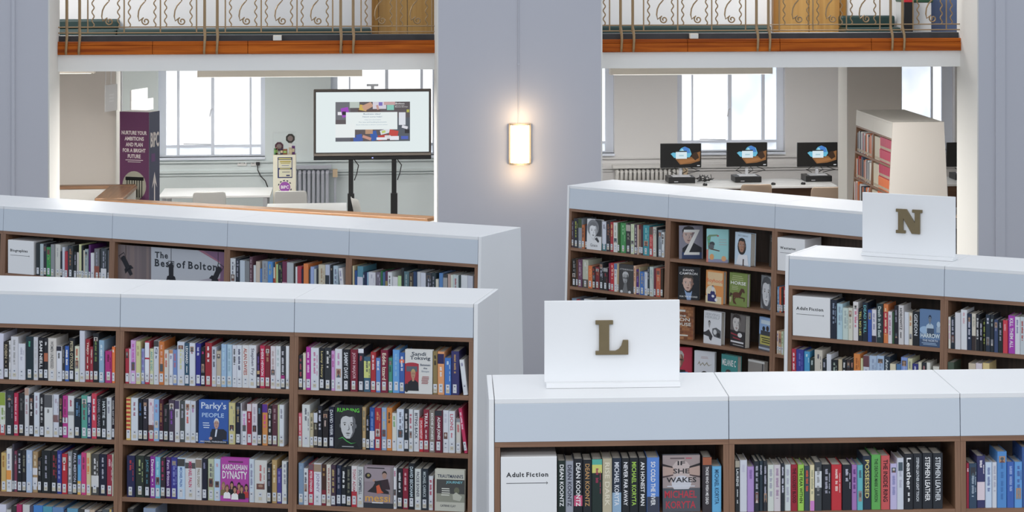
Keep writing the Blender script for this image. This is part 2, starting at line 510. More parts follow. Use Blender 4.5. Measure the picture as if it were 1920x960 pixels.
xm = (xc0 + xc1) / 2
MB().box(-9, xm, YW, YW + .3, 0, zs).build('wall_apron', M['mint_wall'], wb)
MB().box(xm, 9, YW, YW + .3, 0, zs).build('wall_apron', M['grey_wall'], wb)
for i, (zz, t, h) in enumerate(((zs - .07, .03, .02), (zs - .20, .035, .03), (zs - .235, .02, .02), (.16, .03, .02))):
    for xa, xb_, m in ((-9, xm, 'mint_wall'), (xm, 9, 'grey_wall')):
        MB().box(xa, xb_, YW - t, YW, zz, zz + h).build('dado_moulding', M[m], wb)
for i, (a, b, panes, ys, yt) in enumerate(WINS):
    wo = tag(link('window_%d' % (i + 1), None), kind='structure')
    y1 = YW + .14
    x0, x1 = edges[i]
    MB().box(x0, x1, YW - .04, YW + .3, zs - .03, zs).build('window_sill', M['frame'], wo)
    xs = [(bx(p, y1), bx(q, y1)) for p, q in panes]
    cur = x0
    for p, q in xs + [(x1, None)]:
        if p > cur + .002:
            MB().box(cur, p, y1 - .035, y1 + .05, zs, ztop).build('mullion', M['frame'], wo)
        cur = q
    zt0 = zs + .115
    for j, (p, q) in enumerate(xs):
        MB().box(p, q, y1 - .03, y1 + .04, zs, zs + .022).build('bottom_rail', M['frame'], wo)
        MB().box(p, q, y1 - .03, y1 + .04, zt0, zt0 + .035).build('transom', M['frame'], wo)
        MB().box(p, q, y1, y1 + .012, zs + .022, zt0).build('pane', M['pane_low'], wo)
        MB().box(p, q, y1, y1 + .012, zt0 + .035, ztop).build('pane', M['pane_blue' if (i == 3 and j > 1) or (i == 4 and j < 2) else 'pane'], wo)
    if len(xs) == 4:                                   # casement stay and handle
        hx = (xs[1][1] + xs[2][0]) / 2
        hz = bz(205, hx, YW)
        MB().tube([(hx, y1 - .045, hz), (hx - .02, y1 - .06, hz - .01), (hx - .035, y1 - .055, hz - .10)], .008, 6).build('casement_handle', M['silver'], wo)
        MB().tube([((xs[1][0] + xs[1][1]) / 2 - .15, y1 - .04, zt0 + .05), ((xs[1][0] + xs[1][1]) / 2 + .2, y1 - .05, zt0 + .045)], .007, 6).build('casement_stay', M['silver'], wo)

# inner walls under the gallery
ya = 25.6
struct('wall_inner_left', MB().box(-9, bx(216, ya), ya, ya + .3, 0, ztop), M['beige'])
struct('trim_5', MB().box(bx(216, ya), bx(216, ya) + .012, ya, ya + .52, 0, ztop), M['cream'])
yc = 25.0
struct('wall_inner_right', MB().box(bx(1590, yc), bx(1690, yc), yc, yc + .3, 0, ztop), M['beige'])
struct('trim_6', MB().box(bx(1590, yc) - .012, bx(1590, yc), yc, yc + .46, 0, ztop), M['cream'])  # paler cream puts the light on this return into its colour
struct('wall_end_left', MB().box(-9.3, -9, YP, YW + .3, 0, 6), M['beige'])
struct('wall_end_right', MB().box(9, 9.3, YP, YW + .3, 0, 6), M['beige'])
cp = thing('conduit_pipe', 'thin grey conduit pipe rising beside the white pier edge at left', 'pipe', (bx(228, ya + .5), ya + .49, 0))
MB().tube([(0, 0, .3), (0, 0, ztop - .10), (.012, 0, ztop - .03), (.05, 0, ztop - .004)], .010, 8).build('pipe', M['silver'], cp)
box('pipe_clip', M['silver'], cp, -.016, .016, -.014, .012, ztop - .14, ztop - .12)

# low wall with oak capping around the stair
def low_wall(P, Q, name, z1, label, cap_w=.20, th=.12, ext=(0, 0)):
    p, q = Vector((*P, 0)), Vector((*Q, 0))
    L = (q - p).length
    t = thing(name, label, 'low wall', p, math.atan2(q.y - p.y, q.x - p.x), 'capped low walls')
    box('wall_panel', M['cream'], t, 0, L, -th / 2, th / 2, 0, z1 - .035)
    bevel(box('capping', M['oak_cap'], t, -ext[0], L + ext[1], -cap_w / 2, cap_w / 2, z1 - .035, z1), .006)
    return t
P1, P2, P3 = cam2b(-1.46, 21.55), cam2b(-4.95, 23.1), cam2b(-5.07, 24.5)
low_wall(P2, P1, 'low_wall', 1.10, 'long low white wall with oak capping in front of the big screen', ext=(.08, 0))
low_wall((P2[0] - .0, P2[1] + .1), (P3[0], P3[1] - .11), 'low_wall', 1.10, 'short low wall with wide oak capping running back beside purple totem', cap_w=.30)
low_wall((bx(60, P3[1]), P3[1] + .0), (P3[0] + .12, P3[1]), 'low_wall', 1.10, 'low white wall with oak capping against the beige wall at left', cap_w=.16)

# batten lights on the ceiling under the gallery
def batten(px0, px1, yb, zdrop, label, lit=True, power=120):
    x0, x1 = bx(px0, yb), bx(px1, yb)
    z = ztop - .002
    t = thing('batten_light', label, 'ceiling light', ((x0 + x1) / 2, yb, z), 0, 'ceiling battens under the gallery')
    L = (x1 - x0) / 2
    box('body', M['tray'], t, -L, L, -.07, .07, -zdrop, 0)
    box('end_cap', M['tray'], t, -L - .006, -L, -.072, .072, -zdrop - .002, 0)
    box('end_cap', M['tray'], t, L, L + .006, -.072, .072, -zdrop - .002, 0)
    box('diffuser', M['tube'], t, -L + .02, L - .02, -.055, .055, -zdrop - .004, -zdrop)
    la = bpy.data.lights.new('batten_lamp', 'AREA')
    la.shape = 'RECTANGLE'
    la.size, la.size_y, la.energy, la.color = 2 * L, .12, power, (1.0, .985, .96)
    lo = bpy.data.objects.new('batten_lamp', la)
    C.objects.link(lo)
    lo.parent = t
    lo.location = (0, 0, -zdrop - .02)
    return t
batten(372, 678, 20.5, .105, 'beige batten ceiling light above the big screen area')
batten(1145, 1445, 20.5, .105, 'beige batten ceiling light above the row of computers')
batten(1604, 1727, 20.9, .055, 'white ceiling light above the beige bookcase behind N sign', power=20)
batten(40, 176, 20.9, .085, 'white ceiling light in front of the beige wall at left', power=220)
for xx, yy, wh in ((-4.5, 26.4, 'behind the totem'), (-1.6, 26.6, 'over the big screen'), (2.6, 26.4, 'over the left computers'), (5.6, 26.4, 'over the right computers')):       # further battens deeper in, hidden above the beam line
    t = batten(900, 1100, 26.5, .05, 'batten ceiling light deeper under the gallery, ' + wh, power=36)
    t.location = (xx, yy, ztop - .002)

# unseen globe lamps added as fill light for the fronts and gallery
rows_ = [(-4.2, 1.5, 'front row, left'), (0.6, 1.5, 'front row, middle'), (5.4, 1.5, 'front row, right'), (-4.2, 6.5, 'second row, left'), (0.6, 6.5, 'second row, middle'), (5.4, 6.5, 'second row, right'), (-3.0, 20.9, 'over the left gallery'), (4.4, 20.9, 'over the right gallery')]
for xx, yy, wh in rows_:
    t = thing('added_fill_globe', 'added unseen fill light globe high in the hall, ' + wh, 'added fill light', (xx, yy, 5.6 if yy < 15 else 4.7), 0, 'added fill globes')
    MB().lathe([(.18 * math.cos(math.radians(a)), .18 * math.sin(math.radians(a))) for a in range(-90, 91, 15)], 20).build('globe', M['tube'], t, True)
    MB().tube([(0, 0, .18), (0, 0, 1.2)], .012, 6).build('drop_rod', M['bronze'], t)
    la = bpy.data.lights.new('added_fill_lamp', 'POINT')
    la.energy, la.color, la.shadow_soft_size = (200 if yy < 5 else 40 if yy < 15 else 95), (1.0, .97, .93), .4
    lo = bpy.data.objects.new('added_fill_lamp', la)
    C.objects.link(lo)
    lo.parent = t
    lo.location = (0, 0, -.65)

# ------------------------------------------------------------------ bookcases
W, SL, TOP, FAS, PIT = 0.9, 0.0377, 2.0, 0.165, 0.279
HEADS = {  # front left corner of the run (camera-aligned ground coordinates), turn, depth of the top
    'A': (-2.30144, 11.02787, -0.17211, .478, 1), 'L': (-0.33679, 8.45862, 0.06043, .478, 0), 'M': (-0.09412, 16.04588, -0.68914, .526, 0),
    'N': (1.15514, 12.39708, -0.46458, .478, 0), 'B': (-3.86277, 14.77607, -0.45112, .510, 0)}
RUN = {}
for k, (X, Y, th, D, b0) in HEADS.items():
    o = cam2b(X, Y)
    RUN[k] = (o[0], o[1], th - PHI, D, b0)
def spot(case, u, v):                                 # u along the front from the first seam, v back from the front of the top
    x, y, t, D, b0 = RUN[case]
    u -= b0 * W
    return (x + u * math.cos(t) - v * math.sin(t), y + u * math.sin(t) + v * math.cos(t))
def shelf_z(row):
    return TOP - FAS - PIT * (row + 1)
def front(z):
    return -SL * (TOP - z)
def bookcase(case, bay, label, endl=False, endr=False):
    D = RUN[case][3]
    p = spot(case, bay * W, 0)
    t = thing('bookcase', label, 'bookcase', (*p, 0), RUN[case][2], 'white topped walnut bookcases')
    g = .0013
    mid = .255
    bevel(box('top_panel', M['white'], t, g, W - g, 0, D, TOP - .02, TOP), .0015, 1)
    zf = TOP - FAS
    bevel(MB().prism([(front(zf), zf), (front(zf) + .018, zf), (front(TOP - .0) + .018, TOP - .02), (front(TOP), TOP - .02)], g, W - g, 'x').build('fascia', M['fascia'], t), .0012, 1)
    MB().prism([(front(zf - .02) + .002, zf - .02), (mid, zf - .02), (mid, zf - .0005), (front(zf) + .002, zf - .0005)], .0005, W - .0005, 'x').build('header_rail', M['walnut_h'], t)
    for x in (0.0005, W - .0215):
        MB().prism([(front(0) + .003, 0), (mid, 0), (mid, zf - .0205), (front(zf - .0205) + .003, zf - .0205)], x, x + .021, 'x').build('side_panel', M['walnut_v'], t)
    for r in range(6):
        z = shelf_z(r)
        MB().prism([(front(z - .022) + .004, z - .022), (mid, z - .022), (mid, z), (front(z) + .004, z)], .022, W - .022, 'x').build('shelf', M['walnut_h'], t)
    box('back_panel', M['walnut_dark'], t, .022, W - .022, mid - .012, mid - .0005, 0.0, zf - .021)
    MB().prism([(D - .018, TOP - .02), (D, TOP - .02), (D + SL * TOP, 0), (D + SL * TOP - .018, 0)], g, W - g, 'x').build('rear_panel', M['white'], t)
    for on, x in ((endl, -.0215), (endr, W + .0015)):
        if on:
            bevel(MB().prism([(front(0), 0), (D + SL * TOP, 0), (D, TOP), (0, TOP)], x, x + .020, 'x').build('end_panel', M['white'], t), .0015, 1)
    return t
bookcase('A', 0, 'left bay of the front left bookcase, cut off by the picture edge')
bookcase('A', 1, 'middle bay of the front left bookcase, with blue face-out cover')
bookcase('A', 2, 'right bay of the front left bookcase, with white end panel', endr=True)
bookcase('L', 0, 'left bay of the nearest bookcase, below the letter L sign', endl=True)
bookcase('L', 1, 'middle bay of the nearest bookcase, right of the letter L sign')
bookcase('L', 2, 'right bay of the nearest bookcase, cut off by the picture edge')
bookcase('N', 0, 'left bay of the bookcase under the letter N sign', endl=True)
bookcase('N', 1, 'right bay of the bookcase under the letter N sign')
bookcase('M', 0, 'left bay of the middle rear bookcase, nearest the lamp pier', endl=True)
bookcase('M', 1, 'bay of the middle rear bookcase filled with face-out books')
bookcase('M', 2, 'bay of the middle rear bookcase holding the Westerns sign box', endr=True)
bookcase('B', -1, 'bay of the rear left bookcase at the far left picture edge')
bookcase('B', 0, 'bay of the rear left bookcase holding the Biographies sign box')
bookcase('B', 1, 'bay of the rear left bookcase with the Best of Bolton display')
bookcase('B', 2, 'bay of the rear left bookcase right of the Bolton display')
bookcase('B', 3, 'right end bay of the rear left bookcase beside the pier', endr=True)

# ------------------------------------------------------------------ books
GAIN = 1.12
PLACE = {'A': 'front left bookcase', 'L': 'L-sign bookcase', 'N': 'N-sign bookcase', 'M': 'middle rear bookcase', 'B': 'rear left bookcase'}
BAYN = {'A': ['left', 'middle', 'right'], 'L': ['left', 'middle', 'right'], 'N': ['left', 'right'], 'M': ['left', 'second', 'third'], 'B': ['first', 'second', 'third', 'fourth']}
KIND = {'A': ('hardback_book', 'hardback'), 'M': ('hardback_book', 'hardback'), 'L': ('novel', 'novel'), 'N': ('novel', 'novel'), 'B': ('library_book', 'book')}
ROWN = ['top', 'second', 'third', 'fourth']
ORD = ('first second third fourth fifth sixth seventh eighth ninth tenth eleventh twelfth thirteenth fourteenth fifteenth sixteenth seventeenth eighteenth nineteenth twentieth '
       'twenty-first twenty-second twenty-third twenty-fourth twenty-fifth twenty-sixth twenty-seventh twenty-eighth twenty-ninth thirtieth thirty-first thirty-second thirty-third').split()
def colour_name(h):
    if len(h) == 3:
        h = ''.join(ch * 2 for ch in h)
    r, g, b = [int(h[i:i + 2], 16) / 255 for i in (0, 2, 4)]
    mx, mn = max(r, g, b), min(r, g, b)
    d = mx - mn
    if d < .09:
        return 'black' if mx < .22 else 'charcoal' if mx < .36 else 'grey' if mx < .66 else 'white'
    hue = (60 * ((g - b) / d % 6) if mx == r else 60 * ((b - r) / d + 2) if mx == g else 60 * ((r - g) / d + 4)) % 360
    if mx < .3 and d < .16:
        return 'black'
    if hue < 14 or hue > 343:
        return ('dark red' if mx < .55 else 'red') if d > .25 else 'mauve'
    if hue < 40:
        return 'orange' if (d > .5 and mx > .7) else ('brown' if mx < .62 else 'tan') if d > .14 else 'cream'
    if hue < 70:
        return 'yellow' if d > .35 else 'cream'
    if hue < 165:
        return 'green' if d > .13 else 'pale green'
    if hue < 200:
        return 'teal' if mx < .68 else 'pale blue'
    if hue < 252:
        return 'navy' if mx < .42 else ('blue' if d > .25 else 'pale blue')
    if hue < 292:
        return 'purple' if mx < .7 else 'lilac'
    return 'magenta' if d > .4 else 'pink' if mx > .55 else 'plum'
rnd = random.Random(7)
ART = []                                               # (object, design) of the face-out covers, filled below
def hull(w, d, h, col, r=.004, t=.0025):
    """jacket of a book: spine at y = 0, boards running back to y = d"""
    mb = MB()
    r = min(r, w * .3)
    outer = [(0, d), (0, r), (r * .35, r * .3), (r, 0), (w - r, 0), (w - r * .35, r * .3), (w, r), (w, d)]
    t = min(t, w * .2)
    inner = [(w - t, d), (w - t, r + t), (t, r + t), (t, d)]
    n = len(outer)
    poly = outer + inner
    mb.prism(poly, 0, h, 'z', col)
    mb.f, mb.c = mb.f[2:], mb.c[2:]                    # the two concave end faces are laid as quads instead
    for z, up in ((0, False), (h, True)):
        for q in ([(0, d), (0, r), (t, r + t), (t, d)], [(w - t, d), (w - t, r + t), (w, r), (w, d)], [(0, r), (r * .35, r * .3), (r, 0), (w - r, 0), (w - r * .35, r * .3), (w, r), (w - t, r + t), (t, r + t)]):
            p = [(x, y, z) for x, y in q]
            mb.face(p if up else p[::-1], col)
    return mb
_pages = {}
def page_block(w, d, h):
    t = min(.0025, w * .2)
    return MB().box(t, w - t, .006, d - .004, .003, h - .004)
def dashes(mb, x0, x1, z0, z1, col, place):
    """print too small to read: blocks of unequal length"""
    z = z1
    while z > z0 + .004:
        n = rnd.randint(3, 8)
        for _ in range(n):
            l = rnd.uniform(.0022, .0046)
            if z - l < z0:
                break
            a = rnd.uniform(0, .12) * (x1 - x0)
            b = rnd.uniform(0, .25) * (x1 - x0)
            q = [(x0 + a, z - l), (x1 - b, z - l), (x1 - b, z), (x0 + a, z)]
            mb.face([place(*p) for p in q], col)
            z -= l + .0011
        z -= rnd.uniform(.004, .012)
        if rnd.random() < .2:
            break
def spine_print(o, w, h, title, tc, bands, lab, seed):
    rnd.seed(seed)
    pl = lambda x, z: (x, -.0006, z)
    if bands:
        mb = MB()
        for c, f0, f1 in bands:
            mb.face([(.0012, -.0003, h * (1 - f1)), (w - .0012, -.0003, h * (1 - f1)), (w - .0012, -.0003, h * (1 - f0)), (.0012, -.0003, h * (1 - f0))], hexc(c, GAIN))
        mb.build('colour_band', M['print'], o)
    if title and title != '-':
        mb = MB()
        ztop_ = h * .93
        for c, f0, f1 in bands:
            if f0 < .06 and f1 < .4:
                ztop_ = h * (1 - f1 - .03)
        zlow = .062 if lab else .030
        col = hexc(tc, GAIN)
        if title == '~':
            wid = min(w * .5, .011)
            xc = w / 2
            dashes(mb, xc - wid / 2, xc + wid / 2, zlow + rnd.uniform(0, .25) * h, ztop_ - rnd.uniform(0, .05) * h, col, pl)
            if rnd.random() < .38 and w > .014 and not bands:        # a small printed picture on the spine
                pa, pb = ((ztop_ - .002, ztop_ - .002 - rnd.uniform(.018, .034)) if rnd.random() < .5 else (zlow + rnd.uniform(.03, .05), zlow + .004))
                tones = [hexc(rnd.choice(['b08c74', '6c5c54', '8c8c90', '3c3c44', 'c8c0b8', '7a5048', '50606c']), 1.0) for _ in range(3)]
                mid, hw = w / 2, w * .32
                mb.face([(mid - hw, -.0007, pb), (mid + hw, -.0007, pb), (mid + hw, -.0007, pa), (mid - hw, -.0007, pa)], tones[0])
                mb.face([(mid + hw * .6 * math.cos(i * math.pi / 4), -.0008, (pa * .6 + pb * .4) + abs(pa - pb) * .26 * math.sin(i * math.pi / 4)) for i in range(8)], tones[1])
                mb.face([(mid - hw * .8, -.0008, pb), (mid + hw * .8, -.0008, pb), (mid, -.0008, pa * .45 + pb * .55)], tones[2])
            if w > .030 and rnd.random() < .8:
                dashes(mb, w * .76, w * .76 + .004, h * .35, ztop_ - .02, col, pl)
        else:
            L = ztop_ - zlow
            n = len(title)
            size = min(w * .50, L / max(3, n) * 1.75)
            L = min(L, n * size * 1.02)
            zc = ztop_ - L / 2
            fit_text(mb, title.replace('_', ' '), -L / 2, L / 2, -size / 2, size / 2, col, lambda a, b: (w / 2 + b, -.0006, zc - a), bold=.018)
            if zc - L / 2 - zlow > .03:
                dashes(mb, w * .38, w * .62, zlow, zc - L / 2 - .012, col, pl)
        mb.build('title', M['print'], o)
    if lab and w > .009:
        mb = MB()
        lw = min(.018, w * .78)
        x0 = w / 2 - lw / 2 + rnd.uniform(-.08, .08) * w * .5
        z0 = rnd.uniform(.008, .014)
        mb.face([(x0, -.0009, z0), (x0 + lw, -.0009, z0), (x0 + lw, -.0009, z0 + .042), (x0, -.0009, z0 + .042)], (.66, .68, .72))
        if rnd.random() < .5:
            mb.face([(x0 + .001, -.0011, z0 + .002), (x0 + lw - .001, -.0011, z0 + .002), (x0 + lw - .001, -.0011, z0 + .019), (x0 + .001, -.0011, z0 + .019)], (.60, .55, .43))
        mb.face([(x0 + lw * .3, -.0011, z0 + .028), (x0 + lw * .7, -.0011, z0 + .028), (x0 + lw * .7, -.0011, z0 + .034), (x0 + lw * .3, -.0011, z0 + .034)], (.16, .18, .24))
        if rnd.random() < .7:
            mb.face([(x0 + lw * .25, -.0012, z0 + .010), (x0 + lw * .75, -.0012, z0 + .010), (x0 + lw * .75, -.0012, z0 + .013), (x0 + lw * .25, -.0012, z0 + .013)], (.25, .26, .3))
        mb.build('spine_label', M['print'], o)
def make_book(case, bay, row, idx, u, wmm, hmm, col, title=None, tc='888', bands=(), lean=0.0, seed=0):
    if u < 23.5:                                       # keep clear of the side panels
        u, wmm = 23.5, wmm - (23.5 - u)
    if u + wmm > 876.5:
        if wmm > 12:
            wmm = max(8, 876.5 - u)
        u = min(u, 876.5 - wmm)
    wd, h = max(.0045, wmm / 1000 - .0008), hmm / 1000
    d = .150 + (seed * 37 % 23) / 1000 if case in 'AMB' else .118 + (seed * 37 % 17) / 1000 + max(0, h - .2) * .6
    d = min(d, .2)
    name, noun = KIND[case]
    o = hull(wd, d, h, hexc(col, GAIN)).build(name, M['cover'])
    look = ('tall ' if h > .232 else 'short ' if h < .196 else '') + ('thick ' if wd > .036 else 'slim ' if wd < .016 else '') + colour_name(col)
    det = ''
    if lean:
        det = ' leaning sideways'
    elif bands and len(bands) < 5:
        det = ' with %s band' % colour_name(bands[0][0])
    elif bands:
        det = ' with red stripes'
    elif title and title not in '~-':
        det = ' with large %s lettering' % colour_name(tc)
    lb = '%s %s%s, %s from left, %s shelf, %s %s bay' % (look, noun, det, ORD[idx], ROWN[row], PLACE[case], BAYN[case][bay])
    if len(lb.split()) > 16:
        lb = lb.replace(' large', '').replace('thick ', '').replace('slim ', '')
    if len(lb.split()) > 16:
        lb = lb.replace('tall ', '').replace('short ', '').replace(' lettering', ' print')
    if len(lb.split()) > 16:
        lb = lb.replace(det, '')
    tag(o, lb, 'book', 'books on the %s' % PLACE[case])
    z = shelf_z(row)
    jitter = ((seed * 53) % 11 - 5) / 1000 * .8
    p = spot(case, bay * W + u / 1000, front(z) + .008 + jitter)
    o.location = (*p, z + (.0005 if not lean else .001))
    o.rotation_euler = (0, 0, RUN[case][2])
    if lean:
        o.rotation_euler = (Matrix.Rotation(RUN[case][2], 3, 'Z') @ Matrix.Rotation(math.radians(lean), 3, 'Y')).to_euler()
        if lean < 0:
            o.location.z += 0.0
    page_block(wd, d, h).build('pages', M['paper'], o)
    spine_print(o, wd, h, title, tc, bands, case in 'AMB', seed)
    return o
def face_book(case, row, p, ang, wc_, h, th, design, label, tilt=3.0):
    """a book standing with its front cover turned out; p = ground point of the cover's lower left corner"""
    t = .003
    base = ART_BASE.get(design, '888')
    mb = MB()
    mb.box(0, wc_, 0, t, 0, h, hexc(base, GAIN))
    mb.box(0, wc_, th - t, th, 0, h, hexc(base, GAIN))
    mb.box(0, t, t, th - t, 0, h, hexc(base, GAIN))
    o = mb.build('display_book', M['cover'])
    tag(o, label, 'book', 'books shown cover outwards')
    o.location = (*p, shelf_z(row) + .001)
    o.rotation_euler = (Matrix.Rotation(ang, 3, 'Z') @ Matrix.Rotation(math.radians(-tilt), 3, 'X')).to_euler()
    MB().box(t, wc_ - .004, t, th - t, .003, h - .004).build('pages', M['paper'], o)
    cover_art(o, wc_, h, design)
    return o

